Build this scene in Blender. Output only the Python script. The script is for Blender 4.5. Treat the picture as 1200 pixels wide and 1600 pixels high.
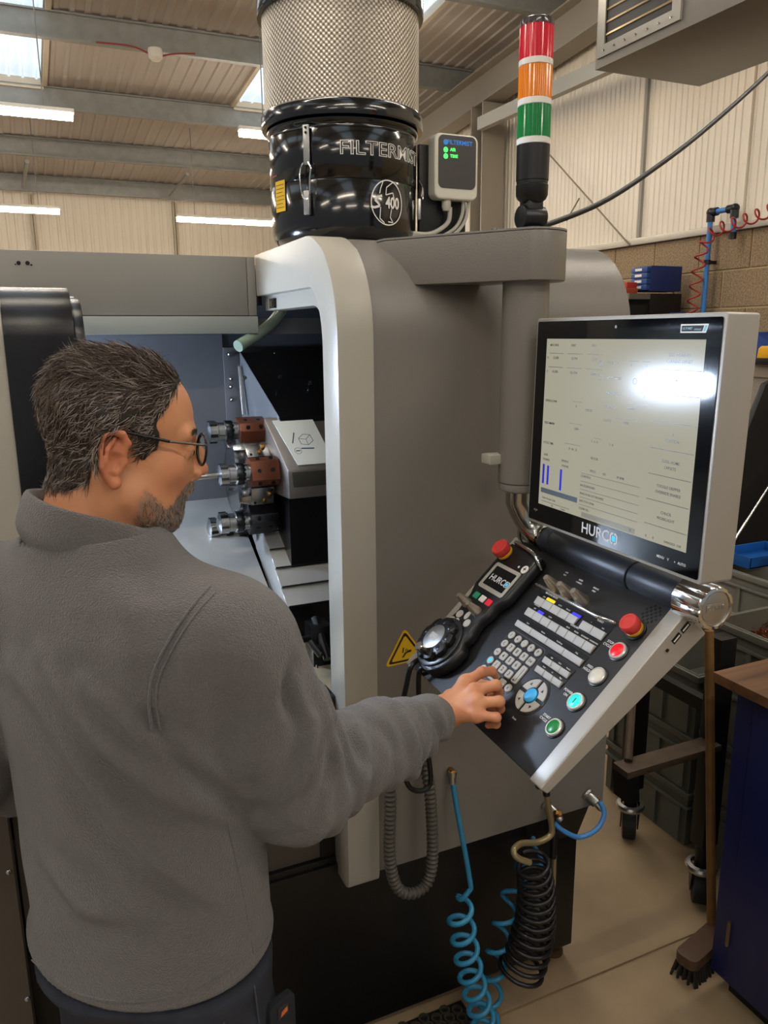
import bpy, bmesh, math, random
import numpy as np
from mathutils import Vector, Matrix
random.seed(7); np.random.seed(7)
for _o in list(bpy.data.objects): bpy.data.objects.remove(_o)
SC = bpy.context.scene
COL = SC.collection
PI = math.pi
# ------------------------------------------------------------------ camera
# world: x runs along the front of the lathe, y goes into it, z is up (metres)
H = 1.70; FPX = 1224.0; PITCH = .22455; YAW = .42166; ROLL = -.00904
_fw = np.array([math.sin(YAW)*math.cos(PITCH), math.cos(YAW)*math.cos(PITCH), -math.sin(PITCH)])
_r = np.array([math.cos(YAW), -math.sin(YAW), 0.]); _u = np.cross(_r, _fw)
_R = math.cos(ROLL)*_r+math.sin(ROLL)*_u; _U = -math.sin(ROLL)*_r+math.cos(ROLL)*_u
cam = bpy.data.cameras.new('camera'); camo = bpy.data.objects.new('camera', cam); COL.objects.link(camo)
cam.sensor_fit = 'VERTICAL'; cam.sensor_height = 36.0; cam.lens = FPX/1600*36.0
cam.clip_start = .02; cam.clip_end = 100
camo.matrix_world = Matrix(((_R[0], _U[0], -_fw[0], 0), (_R[1], _U[1], -_fw[1], 0), (_R[2], _U[2], -_fw[2], H), (0, 0, 0, 1)))
SC.camera = camo
# ------------------------------------------------------------------ world, exposure
SC.view_settings.view_transform = 'Standard'; SC.view_settings.look = 'None'
SC.view_settings.gamma = 1; SC.view_settings.use_curve_mapping = False
SC.view_settings.exposure = 0.45
WD = bpy.data.worlds.new('hall'); SC.world = WD; WD.use_nodes = True
WD.node_tree.nodes['Background'].inputs[0].default_value = (.95, .97, 1.0, 1)
WD.node_tree.nodes['Background'].inputs[1].default_value = .20

def area(name, loc, size, power, color, rot=(0, 0, 0), sy=None):
    l = bpy.data.lights.new(name, 'AREA'); l.energy = power; l.color = color
    l.size = size
    if sy: l.shape = 'RECTANGLE'; l.size_y = sy
    o = bpy.data.objects.new(name, l); COL.objects.link(o); o.location = loc; o.rotation_euler = rot
    return o

def ray(u, v): return _fw+_R*((u-600)/FPX)-_U*((v-800)/FPX)
_C = np.array([0, 0, H])
def at_x(u, v, x): d = ray(u, v); return Vector(_C+d*(x/d[0]))
def at_y(u, v, y): d = ray(u, v); return Vector(_C+d*(y/d[1]))
def at_z(u, v, z): d = ray(u, v); return Vector(_C+d*((z-H)/d[2]))
def at_t(u, v, t): return Vector(_C+ray(u, v)*t)

# ------------------------------------------------------------------ materials
def lin(c):
    if isinstance(c, str):
        c = [int(c[i:i+2], 16)/255 for i in (0, 2, 4)]
    return tuple((x/12.92 if x <= .04045 else ((x+.055)/1.055)**2.4) for x in c[:3])+(1.0,)
_M = {}
def M(name, col, rough=.5, metal=0., bump=0., bscale=400., var=0., vscale=6., col2=None, emit=None, estr=0.,
      trans=0., alpha=1., coat=0., detail=3., spec=.5, ior=1.45, sheen=0.):
    if name in _M: return _M[name]
    m = bpy.data.materials.new(name); m.use_nodes = True; _M[name] = m
    nt = m.node_tree; b = nt.nodes['Principled BSDF']
    c = lin(col)
    b.inputs['Base Color'].default_value = c
    b.inputs['Roughness'].default_value = rough; b.inputs['Metallic'].default_value = metal
    b.inputs['Specular IOR Level'].default_value = spec
    b.inputs['IOR'].default_value = ior
    if coat: b.inputs['Coat Weight'].default_value = coat; b.inputs['Coat Roughness'].default_value = .08
    if trans: b.inputs['Transmission Weight'].default_value = trans
    if alpha < 1: b.inputs['Alpha'].default_value = alpha
    if sheen: b.inputs['Sheen Weight'].default_value = sheen; b.inputs['Sheen Roughness'].default_value = .5
    if emit: b.inputs['Emission Color'].default_value = lin(emit); b.inputs['Emission Strength'].default_value = estr
    if var or bump:
        tc = nt.nodes.new('ShaderNodeTexCoord')
    if var:
        n = nt.nodes.new('ShaderNodeTexNoise'); n.inputs['Scale'].default_value = vscale; n.inputs['Detail'].default_value = 6
        nt.links.new(tc.outputs['Object'], n.inputs['Vector'])
        rp = nt.nodes.new('ShaderNodeValToRGB')
        c2 = lin(col2) if col2 else tuple(x*(1-var) for x in c[:3])+(1,)
        rp.color_ramp.elements[0].color = c2; rp.color_ramp.elements[1].color = c
        rp.color_ramp.elements[0].position = .35; rp.color_ramp.elements[1].position = .65
        nt.links.new(n.outputs['Fac'], rp.inputs['Fac']); nt.links.new(rp.outputs['Color'], b.inputs['Base Color'])
    if bump:
        n2 = nt.nodes.new('ShaderNodeTexNoise'); n2.inputs['Scale'].default_value = bscale; n2.inputs['Detail'].default_value = detail
        nt.links.new(tc.outputs['Object'], n2.inputs['Vector'])
        bp = nt.nodes.new('ShaderNodeBump'); bp.inputs['Strength'].default_value = min(1, bump); bp.inputs['Distance'].default_value = .001
        nt.links.new(n2.outputs['Fac'], bp.inputs['Height']); nt.links.new(bp.outputs['Normal'], b.inputs['Normal'])
    return m

# ------------------------------------------------------------------ mesh builder
class B:
    def __init__(s, X=None): s.v = []; s.f = []; s.X = X
    def add(s, vs, fs, X=None):
        k = len(s.v); X = X if X is not None else s.X
        for p in vs:
            p = Vector(p)
            s.v.append(X @ p if X is not None else p)
        s.f += [tuple(i+k for i in f) for f in fs]
        return s
    def box(s, a, b, X=None):
        (x0, y0, z0), (x1, y1, z1) = [tuple(map(float, q)) for q in (a, b)]
        if x0 > x1: x0, x1 = x1, x0
        if y0 > y1: y0, y1 = y1, y0
        if z0 > z1: z0, z1 = z1, z0
        vs = [(x0, y0, z0), (x1, y0, z0), (x1, y1, z0), (x0, y1, z0), (x0, y0, z1), (x1, y0, z1), (x1, y1, z1), (x0, y1, z1)]
        return s.add(vs, [(0, 3, 2, 1), (4, 5, 6, 7), (0, 1, 5, 4), (1, 2, 6, 5), (2, 3, 7, 6), (3, 0, 4, 7)], X)
    def prism(s, poly, lo, hi, axis='z', X=None):
        # poly: 2D ring; axis z -> (x,y), x -> (y,z), y -> (x,z)
        n = len(poly)
        def P(p, h): return {'z': (p[0], p[1], h), 'x': (h, p[0], p[1]), 'y': (p[0], h, p[1])}[axis]
        vs = [P(p, lo) for p in poly]+[P(p, hi) for p in poly]
        A = sum(poly[i][0]*poly[(i+1) % n][1]-poly[(i+1) % n][0]*poly[i][1] for i in range(n))
        fl = (A > 0) ^ (axis == 'y') ^ (hi < lo)
        fs = [tuple(range(n-1, -1, -1)), tuple(range(n, 2*n))]+[(i, (i+1) % n, (i+1) % n+n, i+n) for i in range(n)]
        if not fl: fs = [tuple(reversed(f)) for f in fs]
        return s.add(vs, fs, X)
    def tube(s, pts, r, n=10, caps=True, X=None, closed=False):
        pts = [Vector(p) for p in pts]; m = len(pts)
        rr = r if isinstance(r, (list, tuple)) else [r]*m
        vs = []; fs = []
        T = []
        for i in range(m):
            if closed: t = pts[(i+1) % m]-pts[i-1]
            else: t = pts[min(i+1, m-1)]-pts[max(i-1, 0)]
            T.append(t.normalized() if t.length > 1e-9 else Vector((0, 0, 1)))
        u = T[0].orthogonal().normalized()
        for i in range(m):
            u = (u-T[i]*u.dot(T[i]))
            u = u.normalized() if u.length > 1e-6 else T[i].orthogonal().normalized()
            w = T[i].cross(u)
            for k in range(n):
                a = 2*PI*k/n
                vs.append(pts[i]+(u*math.cos(a)+w*math.sin(a))*rr[i])
        for i in range(m if closed else m-1):
            j = (i+1) % m
            for k in range(n):
                fs.append((i*n+k, i*n+(k+1) % n, j*n+(k+1) % n, j*n+k))
        if caps and not closed: fs += [tuple(range(n-1, -1, -1)), tuple(range((m-1)*n, m*n))]
        return s.add(vs, fs, X)
    def lathe(s, prof, n=32, X=None, cap=True):
        # prof: (r, z) list along local z
        vs = []; fs = []; m = len(prof)
        for r, z in prof:
            for k in range(n):
                a = 2*PI*k/n; vs.append((r*math.cos(a), r*math.sin(a), z))
        for i in range(m-1):
            for k in range(n): fs.append((i*n+k, i*n+(k+1) % n, (i+1)*n+(k+1) % n, (i+1)*n+k))
        if cap: fs += [tuple(range(n-1, -1, -1)), tuple(range((m-1)*n, m*n))]
        return s.add(vs, fs, X)
    def cyl(s, p, q, r, n=20, X=None): return s.tube([p, q], r, n, True, X)
    def ball(s, c, r, n=12, X=None):
        c = Vector(c); rr = r if isinstance(r, (tuple, list)) else (r, r, r)
        vs = []; fs = []; m = n//2+1
        for i in range(m):
            th = PI*i/(m-1)
            for k in range(n):
                a = 2*PI*k/n
                vs.append((c[0]+rr[0]*math.sin(th)*math.cos(a), c[1]+rr[1]*math.sin(th)*math.sin(a), c[2]-rr[2]*math.cos(th)))
        for i in range(m-1):
            for k in range(n): fs.append((i*n+k, i*n+(k+1) % n, (i+1)*n+(k+1) % n, (i+1)*n+k))
        return s.add(vs, fs, X)
    def text(s, t, size, X, depth=.0004, align='CENTER', bold=0., sx=1.):
        vs, fs = _text(t, align, bold)
        return s.add([(x*size*sx, y*size, depth if z > 0 else 0) for x, y, z in vs], fs, X)
    def build(s, name, mat, parent=None, smooth=True, bevel=0., seg=2, ang=35):
        me = bpy.data.meshes.new(name); me.from_pydata([tuple(p) for p in s.v], [], s.f); me.update()
        bm = bmesh.new(); bm.from_mesh(me); bmesh.ops.remove_doubles(bm, verts=bm.verts, dist=1e-6)
        bmesh.ops.recalc_face_normals(bm, faces=bm.faces)
        if bevel:
            es = [e for e in bm.edges if len(e.link_faces) == 2 and e.calc_face_angle(0) > math.radians(30)]
            bmesh.ops.bevel(bm, geom=es, offset=bevel, segments=seg, profile=.6, affect='EDGES', clamp_overlap=True)
        bm.to_mesh(me); bm.free()
        if smooth:
            me.shade_smooth(); me.set_sharp_from_angle(angle=math.radians(ang))
        return obj(name, me, mat, parent)
_TX = {}
def _text(t, align, bold):
    k = (t, align, bold)
    if k not in _TX:
        c = bpy.data.curves.new('tmp', 'FONT'); c.body = t; c.size = 1; c.align_x = align; c.align_y = 'CENTER'
        c.extrude = .01; c.offset = bold; c.resolution_u = 3
        o = bpy.data.objects.new('tmp', c); COL.objects.link(o)
        dg = bpy.context.evaluated_depsgraph_get(); me = bpy.data.meshes.new_from_object(o.evaluated_get(dg))
        _TX[k] = ([tuple(v.co) for v in me.vertices], [tuple(p.vertices) for p in me.polygons])
        bpy.data.objects.remove(o); bpy.data.curves.remove(c); bpy.data.meshes.remove(me)
    return _TX[k]

def obj(name, me, mat, parent=None):
    o = bpy.data.objects.new(name, me); COL.objects.link(o)
    if mat is not None and not me.materials: me.materials.append(mat)
    if parent is not None:
        o.parent = parent
        if parent.type == 'EMPTY': o.matrix_parent_inverse = Matrix.Translation(-parent.location)
    return o
def thing(name, label, cat, loc=(0, 0, 0), group=None):
    o = bpy.data.objects.new(name, None); COL.objects.link(o); o.location = loc; o.empty_display_size = .05
    return tag(o, label, cat, group)
def tag(o, label, cat, group=None, kind=None):
    o['label'] = label; o['category'] = cat
    if group: o['group'] = group
    if kind: o['kind'] = kind
    return o
def struct(o): o['kind'] = 'structure'; return o
def frame(o, a, b, n): # local (a,b,n) -> world
    return Matrix(((a[0], b[0], n[0], o[0]), (a[1], b[1], n[1], o[1]), (a[2], b[2], n[2], o[2]), (0, 0, 0, 1)))
def spline(pts, k=8):
    P = [Vector(p) for p in pts]; out = []
    for i in range(len(P)-1):
        p0 = P[max(i-1, 0)]; p1 = P[i]; p2 = P[i+1]; p3 = P[min(i+2, len(P)-1)]
        for j in range(k):
            t = j/k
            out.append(.5*((2*p1)+(p2-p0)*t+(2*p0-5*p1+4*p2-p3)*t*t+(3*p1-p0-3*p2+p3)*t**3))
    return out+[P[-1]]
def coil(axis, rad, turns, k=14, ph=0.):
    # axis: list of points (densely sampled), rad: function of s in 0..1
    A = [Vector(p) for p in axis]; L = [0]
    for i in range(1, len(A)): L.append(L[-1]+(A[i]-A[i-1]).length)
    out = []; N = int(turns*k)
    u = None
    for i in range(N+1):
        s = i/N; d = s*L[-1]; j = 0
        while j < len(L)-2 and L[j+1] < d: j += 1
        f = (d-L[j])/max(1e-9, L[j+1]-L[j]); p = A[j].lerp(A[j+1], f); t = (A[min(j+2, len(A)-1)]-A[max(j-1, 0)]).normalized()
        if u is None: u = t.orthogonal().normalized()
        u = (u-t*u.dot(t)).normalized(); w = t.cross(u)
        a = 2*PI*turns*s+ph; r = rad(s)
        out.append(p+(u*math.cos(a)+w*math.sin(a))*r)
    return out
def rrect(x0, y0, x1, y1, r, k=5):
    out = []
    for cx, cy, a0 in ((x1-r, y1-r, 0), (x0+r, y1-r, 90), (x0+r, y0+r, 180), (x1-r, y0+r, 270)):
        for i in range(k+1):
            a = math.radians(a0+90*i/k); out.append((cx+r*math.cos(a), cy+r*math.sin(a)))
    return out
def copy_tree(o, parent=None, D=None):
    c = o.copy(); COL.objects.link(c); c.parent = parent
    if parent is None and D is not None: c.location = Vector(o.location)+Vector(D)
    for ch in o.children: copy_tree(ch, c)
    return c
# ================================================================== the hall
XW = 4.0; YB = 11.5
def zp(y): return 3.44+.086*(YB-y)
m_floor = M('concrete', 'a58f70', .62, var=.35, vscale=2.2, col2='836f55', bump=.35, bscale=60)
m_clad = M('cream_cladding', 'e4dac8', .45, var=.06, vscale=2)
m_roof = M('cream_roof_sheet', 'b4aba1', .5, var=.08, vscale=1.5)
m_steel = M('galvanised_steel', '8a8a86', .42, metal=.45, var=.15, vscale=12)
m_paint_steel = M('painted_steel', '8b8274', .5)
m_mortar = M('mortar', 'c0aa84', .9, bump=.5, bscale=200)
m_block = M('concrete_block', 'a38d70', .95, var=.5, vscale=90, col2='7d6a51', bump=1, bscale=260)
fl = B()
J = 1.40
fl.box((-6, -5, -.1), (8, J-.004, 0)); fl.box((-6, J+.004, -.1), (8, 13, 0)); fl.box((-6, J-.004, -.1), (8, J+.004, -.006))
floor = struct(fl.build('floor', m_floor, smooth=False))

# right gable wall: block work below, micro rib cladding above
w = B(); w.box((XW+.006, -2, 0), (XW+.2, YB, 2.272)); wall_right = struct(w.build('wall_right', m_mortar, smooth=False))
blk = None; rows = 10
for c in range(rows):
    z1 = 2.28-.226*c; z0 = z1-.216
    off = 3.552-.4*20 if c % 2 == 0 else 3.752-.4*20
    for k in range(40):
        y0 = off+.4*k+.005; y1 = y0+.39
        if y0 < 2.2 or y1 > 6.8: continue
        if blk is None:
            bb = B(); bb.box((0, 0, 0), (.05, .39, .216)); blk = bb.build('block', m_block, wall_right, bevel=.003, seg=1); o = blk
        else:
            o = blk.copy(); COL.objects.link(o)
        o.location = (XW-.002+random.uniform(-.002, .002), y0, z0)
cl = B(); ys = []; p = .05; y = -2.0
while y < YB:
    ys += [(y, 0), (y+p*.55, 0), (y+p*.65, .006), (y+p*.9, .006)]; y += p
vs = []; fs = []
for (yy, d) in ys: vs += [(XW+.03-d, yy, 2.30), (XW+.03-d, yy, 5.2)]
for i in range(len(ys)-1): fs.append((2*i, 2*i+1, 2*i+3, 2*i+2))
cl.add(vs, fs); cl.build('cladding', m_clad, wall_right, ang=10)
t = B(); t.box((XW-.03, -2, 2.285), (XW+.05, YB, 2.33)); struct(t.build('trim_1', M('flashing', 'b9b2a4', .4, metal=.3), bevel=.004))
for u in (1003, 1163): # cover strips on the cladding joints
    p0 = at_x(u, 300, XW+.02); b = B(); b.box((XW+.005, p0.y-.012, 2.33), (XW+.03, p0.y+.012, 5.0)); b.build('cover_strip', M('strip_grey', '8f8a80', .5) if u == 1003 else m_clad, wall_right)
for (a_, b_) in (((850, 232), (984, 383)), ((905, 310), (885, 345))):
    b = B(); b.cyl(at_x(*a_, XW-.04), at_x(*b_, XW-.04), .006, 8); struct(b.build('trim_2' if a_[0] == 850 else 'trim_3', M('brace_rod', '8a7d68', .5, metal=.5)))
# gable post, rafter and rail
def ibeam(b, x, y0, y1, zb0, zb1, h, wd=.16, tf=.014, web=.01):
    for (xa, xb, za, zc) in ((x-wd/2, x+wd/2, 0, tf), (x-wd/2, x+wd/2, h-tf, h), (x-web/2, x+web/2, tf, h-tf)):
        b.add([(xa, y0, zb0+za), (xb, y0, zb0+za), (xb, y1, zb1+za), (xa, y1, zb1+za), (xa, y0, zb0+zc), (xb, y0, zb0+zc), (xb, y1, zb1+zc), (xa, y1, zb1+zc)],
              [(0, 3, 2, 1), (4, 5, 6, 7), (0, 1, 5, 4), (1, 2, 6, 5), (2, 3, 7, 6), (3, 0, 4, 7)])
b = B(); ibeam(b, 3.85, -1, YB-.1, zp(-1)-.28, zp(YB-.1)-.28, .28, .18); struct(b.build('trim_4', m_paint_steel, smooth=False))
b = B()
yc = 6.32; b.box((3.74, yc-.10, 0), (3.96, yc-.085, 3.6)); b.box((3.74, yc+.085, 0), (3.96, yc+.10, 3.6)); b.box((3.845, yc-.085, 0), (3.855, yc+.085, 3.6))
struct(b.build('trim_5', m_paint_steel, smooth=False))

# ceiling: ribbed sheet down the slope, purlins across, rooflights between
ce = B(); xs = []; x = -5.0
while x < XW+.05: xs += [(x, 0), (x+.06, 0), (x+.072, .012), (x+.1, .012)]; x += .112
vs = []; fs = []
SK = ((-.62, .40), (2.13, 3.13), (-3.4, -2.4))
Y0S = 8.31
for (xx, d) in xs: vs += [(xx, -5, zp(-5)+.2-d), (xx, Y0S, zp(Y0S)+.2-d), (xx, YB+.1, zp(YB+.1)+.2-d)]
for i in range(len(xs)-1):
    mid = (xs[i][0]+xs[i+1][0])/2
    fs.append((3*i+1, 3*i+4, 3*i+5, 3*i+2))
    if not any(a_ < mid < c_ for a_, c_ in SK): fs.append((3*i, 3*i+3, 3*i+4, 3*i+1))
ce.add(vs, fs); ceiling = struct(ce.build('ceiling', m_roof, ang=10))
m_sky = M('rooflight_sheet', 'dfe9f2', .6, emit='c6dcee', estr=.66)
for i, (a_, c_) in enumerate(SK):
    b = B(); b.add([(a_-.02, -5, zp(-5)+.235), (c_+.02, -5, zp(-5)+.235), (c_+.02, Y0S, zp(Y0S)+.235), (a_-.02, Y0S, zp(Y0S)+.235)], [(0, 1, 2, 3)])
    for k in range(9):
        xx = a_+.06+k*.112
        b.add([(xx, -5, zp(-5)+.222), (xx+.02, -5, zp(-5)+.222), (xx+.02, Y0S, zp(Y0S)+.222), (xx, Y0S, zp(Y0S)+.222)], [(0, 1, 2, 3)])
    wo = struct(b.build('window_%d' % (i+1), m_sky, smooth=False))
    f = B()
    for xx in (a_-.03, c_-.01): f.add([(xx, -5, zp(-5)+.17), (xx+.04, -5, zp(-5)+.17), (xx+.04, Y0S, zp(Y0S)+.17), (xx, Y0S, zp(Y0S)+.17), (xx, -5, zp(-5)+.24), (xx+.04, -5, zp(-5)+.24), (xx+.04, Y0S, zp(Y0S)+.24), (xx, Y0S, zp(Y0S)+.24)],
        [(0, 3, 2, 1), (4, 5, 6, 7), (0, 1, 5, 4), (1, 2, 6, 5), (2, 3, 7, 6), (3, 0, 4, 7)])
    f.box((a_, Y0S-.03, zp(Y0S)+.15), (c_, Y0S+.02, zp(Y0S)+.24)); f.build('window_frame', M('rooflight_kerb', 'c9bca6', .5), wo, smooth=False)
for k in range(11):
    y = YB-.25-1.47*k; z = zp(y)-.005
    b = B(); b.prism([(y-.035, z), (y+.035, z), (y+.035, z+.012), (y+.006, z+.012), (y+.006, z+.175), (y+.04, z+.175), (y+.04, z+.187), (y-.035, z+.187), (y-.035, z+.175), (y-.006, z+.175), (y-.006, z+.012), (y-.035, z+.012)], -5, XW, 'x')
    b.build('purlin', m_steel, ceiling, smooth=False)
for (u0, v0, u1, v1) in ((36, 292, 42, 252), (266, 306, 293, 272)):
    p0 = at_y(u0, v0, YB-.4); p1 = at_y(u1, v1, 9.75); b = B(); b.cyl(p0, p1, .022, 6); b.build('sag_bar', m_steel, ceiling)
# far wall
cl = B(); vs = []; fs = []; xs = []; x = -5.
while x < XW: xs += [(x, 0), (x+.055, 0), (x+.065, .008), (x+.09, .008)]; x += .1
for (xx, d) in xs: vs += [(xx, YB-d, 0), (xx, YB-d, 3.7)]
for i in range(len(xs)-1): fs.append((2*i, 2*i+2, 2*i+3, 2*i+1))
cl.add(vs, fs); wall_back = struct(cl.build('wall_back', m_clad, ang=10))
for u in (53, 275):
    p = at_y(u, 350, YB-.06); b = B(); b.box((p.x-.035, YB-.06, 0), (p.x-.01, YB-.015, 3.45)); b.box((p.x+.0, YB-.06, 0), (p.x+.03, YB-.015, 3.45)); b.build('post', M('post_cream', 'b3a68f', .5), wall_back, smooth=False)

# batten lamps
m_tube = M('lamp_diffuser', 'ffffff', .4, emit='fff1de', estr=40.)
m_lamph = M('lamp_housing', 'd9d4c8', .4)
def lamp(x0, y, z, label, hang=.4):
    L = thing('batten_light', label, 'ceiling light', (x0+.75, y, z+hang), 'batten lights hung below the roof')
    b = B(); b.prism([(y-.038, z+.02), (y+.038, z+.02), (y+.03, z+.05), (y-.03, z+.05)], x0, x0+1.5, 'x'); b.build('housing', m_lamph, L, bevel=.004)
    b = B(); b.prism([(y-.038, z+.02), (y-.036, z-.008), (y-.022, z-.024), (y+.022, z-.024), (y+.036, z-.008), (y+.038, z+.02)], x0+.01, x0+1.49, 'x'); b.build('diffuser', m_tube, L)
    for xx in (x0+.2, x0+1.3):
        b = B(); b.cyl((xx, y, z+.045), (xx, y, z+hang), .004, 6); b.build('suspension_wire', m_steel, L)
lamp(-1.0, 6.5, 3.235, 'glowing batten light at upper left, right end showing below the rooflight', zp(6.5)+.0-3.235+.165)
lamp(1.70, 6.5, 3.235, 'glowing batten light peeking out left of the mesh filter drum', zp(6.5)-3.235+.165)
lamp(-1.02, 9., 2.925, 'glowing batten light low at far left above the header beam', zp(9)-2.925+.165)
lamp(1.63, 9., 2.91, 'glowing batten light low on far wall, left of black canister', zp(9)-2.91+.165)
for y in (4.0, 1.5, -1.0, -3.6):
    for x0 in (-3.6, -1.0, 1.7):
        lamp(x0, y, 3.62, 'batten light over the machine bay, outside the view', min(.9, zp(y)-3.62+.165))
# smoke detector with red wire
p = at_y(243, 88, 6.5); sd = thing('smoke_detector', 'small white round detector with red wire under the roof purlin', 'detector', (p.x, p.y, p.z))
b = B(); b.lathe([(.05, .05), (.055, .02), (.05, -.01), (.03, -.03), (.0, -.032)], 16, Matrix.Translation(p)); b.build('sensor_head', M('white_plastic', 'dcd6c8', .4), sd)
for e, pts in enumerate((((150, 66), (205, 72), (235, 85)), ((250, 88), (275, 84), (305, 84)))):
    b = B(); b.tube(spline([at_y(u, v, 6.5) for u, v in pts], 5), .006, 6); b.build('wire', M('red_wire', '8c2f24', .5), sd)
# ================================================================== the lathe
m_grey = M('grey_powder_coat', '77736c', .27, bump=.55, bscale=430, detail=2)
m_grey2 = M('grey_smooth_coat', '827f79', .42, bump=.25, bscale=700)
m_cream = M('pale_powder_coat', 'a9a599', .3, bump=.4, bscale=430)
m_black = M('black_powder_coat', '0e0d0c', .42, bump=.4, bscale=500)
m_blackp = M('black_plastic', '121214', .35)
m_blackt = M('black_textured_plastic', '17171a', .24, bump=.22, bscale=650, detail=1)
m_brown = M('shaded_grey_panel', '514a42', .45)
m_chrome = M('chrome', 'd8d6d2', .12, metal=1)
m_brushed = M('brushed_steel', 'b9b8b4', .34, metal=1, bump=.15, bscale=120)
m_steelp = M('interior_steel', 'b6b6b2', .36, metal=.5, var=.2, vscale=9, bump=.1, bscale=200)
m_intblue = M('interior_blue_grey_paint', '686b70', .45, var=.12, vscale=8)
m_dark = M('oily_black_steel', '101012', .3, metal=.2)
lathe = thing('cnc_lathe', 'large grey machine lathe with rounded cover, pale door frame and open work area', 'lathe', (.3, 1.9, 0))
def arc(off=0., n=14):
    return [(1.583-(.165-off)*math.cos(math.radians(90*i/n)), 1.69+(.199-off)*math.sin(math.radians(90*i/n))) for i in range(n+1)]
XR = 1.247
# rounded front/top cover
o_ = [(1.418, .515)]+arc()+[(2.55, 1.889)]; i_ = [(2.55, 1.877)]+list(reversed(arc(.012)))+[(1.43, .515)]
b = B(); b.prism(o_+i_, .616, XR, 'x'); b.build('rounded_cover', m_grey, lathe, ang=25)
b = B(); b.prism([(1.43, .515)]+arc(.012)+[(2.55, 1.877), (2.55, .515)], XR-.014, XR-.002, 'x'); b.build('end_panel', m_grey, lathe, ang=25)
b = B(); b.box((.62, 1.45, .515), (XR-.014, 2.55, .54)); b.build('cover_floor', m_black, lathe)
# pale door frame, inverted L
def inn(y0, z1, r=.075, n=8):
    return [(y0, .868)]+[(y0+r-r*math.cos(math.radians(90*i/n)), z1-r*1.6+r*1.6*math.sin(math.radians(90*i/n))) for i in range(n+1)]
o_ = [(1.412, .868)]+[(y-.006 if y < 1.5 else y, z+.003) for y, z in arc()]+[(1.965, 1.889)]
b = B(); b.prism(o_+[(1.965, 1.792)]+list(reversed(inn(1.495, 1.792))), .54, .6155, 'x'); b.build('door_frame', m_cream, lathe, bevel=.003, ang=28)
b = B(); b.prism([(1.47, .868), (1.47, 1.80), (1.965, 1.80), (1.965, 1.757)]+list(reversed(inn(1.528, 1.757))), .562, .612, 'x'); b.build('door_frame_inner_lip', m_cream, lathe, bevel=.002, ang=28)
b = B(); b.prism([(1.412, .866), (1.412, .515), (1.416, .497), (1.43, .488), (1.5, .488), (1.5, .866)], .54, .6155, 'x'); b.build('lower_door_frame', m_cream, lathe, bevel=.003)
# switch windows in the frame head
for (u, v, w_, h_, c) in ((407, 468, .010, .030, '8c2a2a'), (428, 474, .018, .022, '5a4a38')):
    p = at_x(u, v, .561); b = B(); b.box((.555, p.y-w_, p.z-h_/2), (.5618, p.y+w_, p.z+h_/2)); q = b.build('latch_slot', m_black, lathe)
    b = B(); b.box((.553, p.y-w_*.5, p.z-h_/3), (.556, p.y+w_*.3, p.z+h_/4)); b.build('latch', M('latch_'+c, c, .3, metal=.5), q, bevel=.001)
# header beam
b = B(); b.box((-.95, 1.97, 1.7455), (.519, 2.03, 1.885)); hb = b.build('header_beam', m_grey2, lathe, bevel=.002)
b = B(); b.box((.520, 1.97, 1.7455), (.541, 2.03, 1.885)); b.build('header_end_cap', m_grey2, lathe, bevel=.002)
b = B(); b.box((-.95, 1.962, 1.702), (.541, 2.03, 1.7435)); b.build('header_strip', M('strip_paint', '8f9592', .4), lathe, bevel=.002)
for u, v, r in ((29, 411, .0045), (43, 411, .0045), (24, 413, .0015), (49, 414, .002), (358, 479, .004)):
    p = at_y(u, v, 1.97); b = B(); b.cyl((p.x, 1.9685, p.z), (p.x, 1.975, p.z), r, 12); b.build('hole' if r != .004 else 'plug', m_dark if r != .004 else m_grey2, hb)
b = B(); b.box((-.95, 2.03, 1.872), (.541, 2.55, 1.885)); b.build('top_panel', m_grey2, lathe)
# interior of the work area
YI = 2.19
b = B(); b.box((-.95, YI, .6), (.50, YI+.02, 1.87)); b.build('interior_rear_wall', m_intblue, lathe)
b = B(); b.box((.50, YI-.006, 1.2), (.545, YI+.02, 1.665)); q = b.build('wall_flange', m_intblue, lathe, bevel=.001)
b = B(); b.box((.545, YI-.006, 1.632), (1.0, YI+.02, 1.665)); b.build('wall_flange', m_dark, lathe, bevel=.001)
b = B(); b.box((.50, YI+.002, .6), (1.23, YI+.02, 1.63)); b.build('interior_dark_wall', m_dark, lathe)
b = B(); b.box((.50, YI+.004, 1.66), (1.23, YI+.02, 1.87)); b.build('interior_upper_wall', M('interior_dark_blue', '3d434b', .4), lathe)
b = B(); b.box((-.95, 2.03, 1.70), (1.2, 2.06, 1.74)); b.build('interior_top_rail', m_intblue, lathe)
b = B(); b.box((.9, 1.52, .56), (.915, YI, 1.86)); b.build('interior_end_wall', m_dark, lathe)
m_bolt = M('bolt_zinc', 'b5b6b6', .25, metal=1)
for u, v in ((357, 554), (428, 553), (492, 553), (360, 592), (360, 604), (361, 624), (379, 620)):
    p = at_y(u, v, YI-.006); b = B(); b.cyl(p, p+Vector((0, -.004, 0)), .0065, 14); b.ball(p+Vector((0, -.004, 0)), (.005, .006, .005), 10); b.build('bolt', m_bolt, lathe)
b = B(); b.cyl(at_y(374, 572, YI-.02), at_y(381, 648, YI-.05), .005, 10); b.build('guide_rod', m_chrome, lathe)
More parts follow.
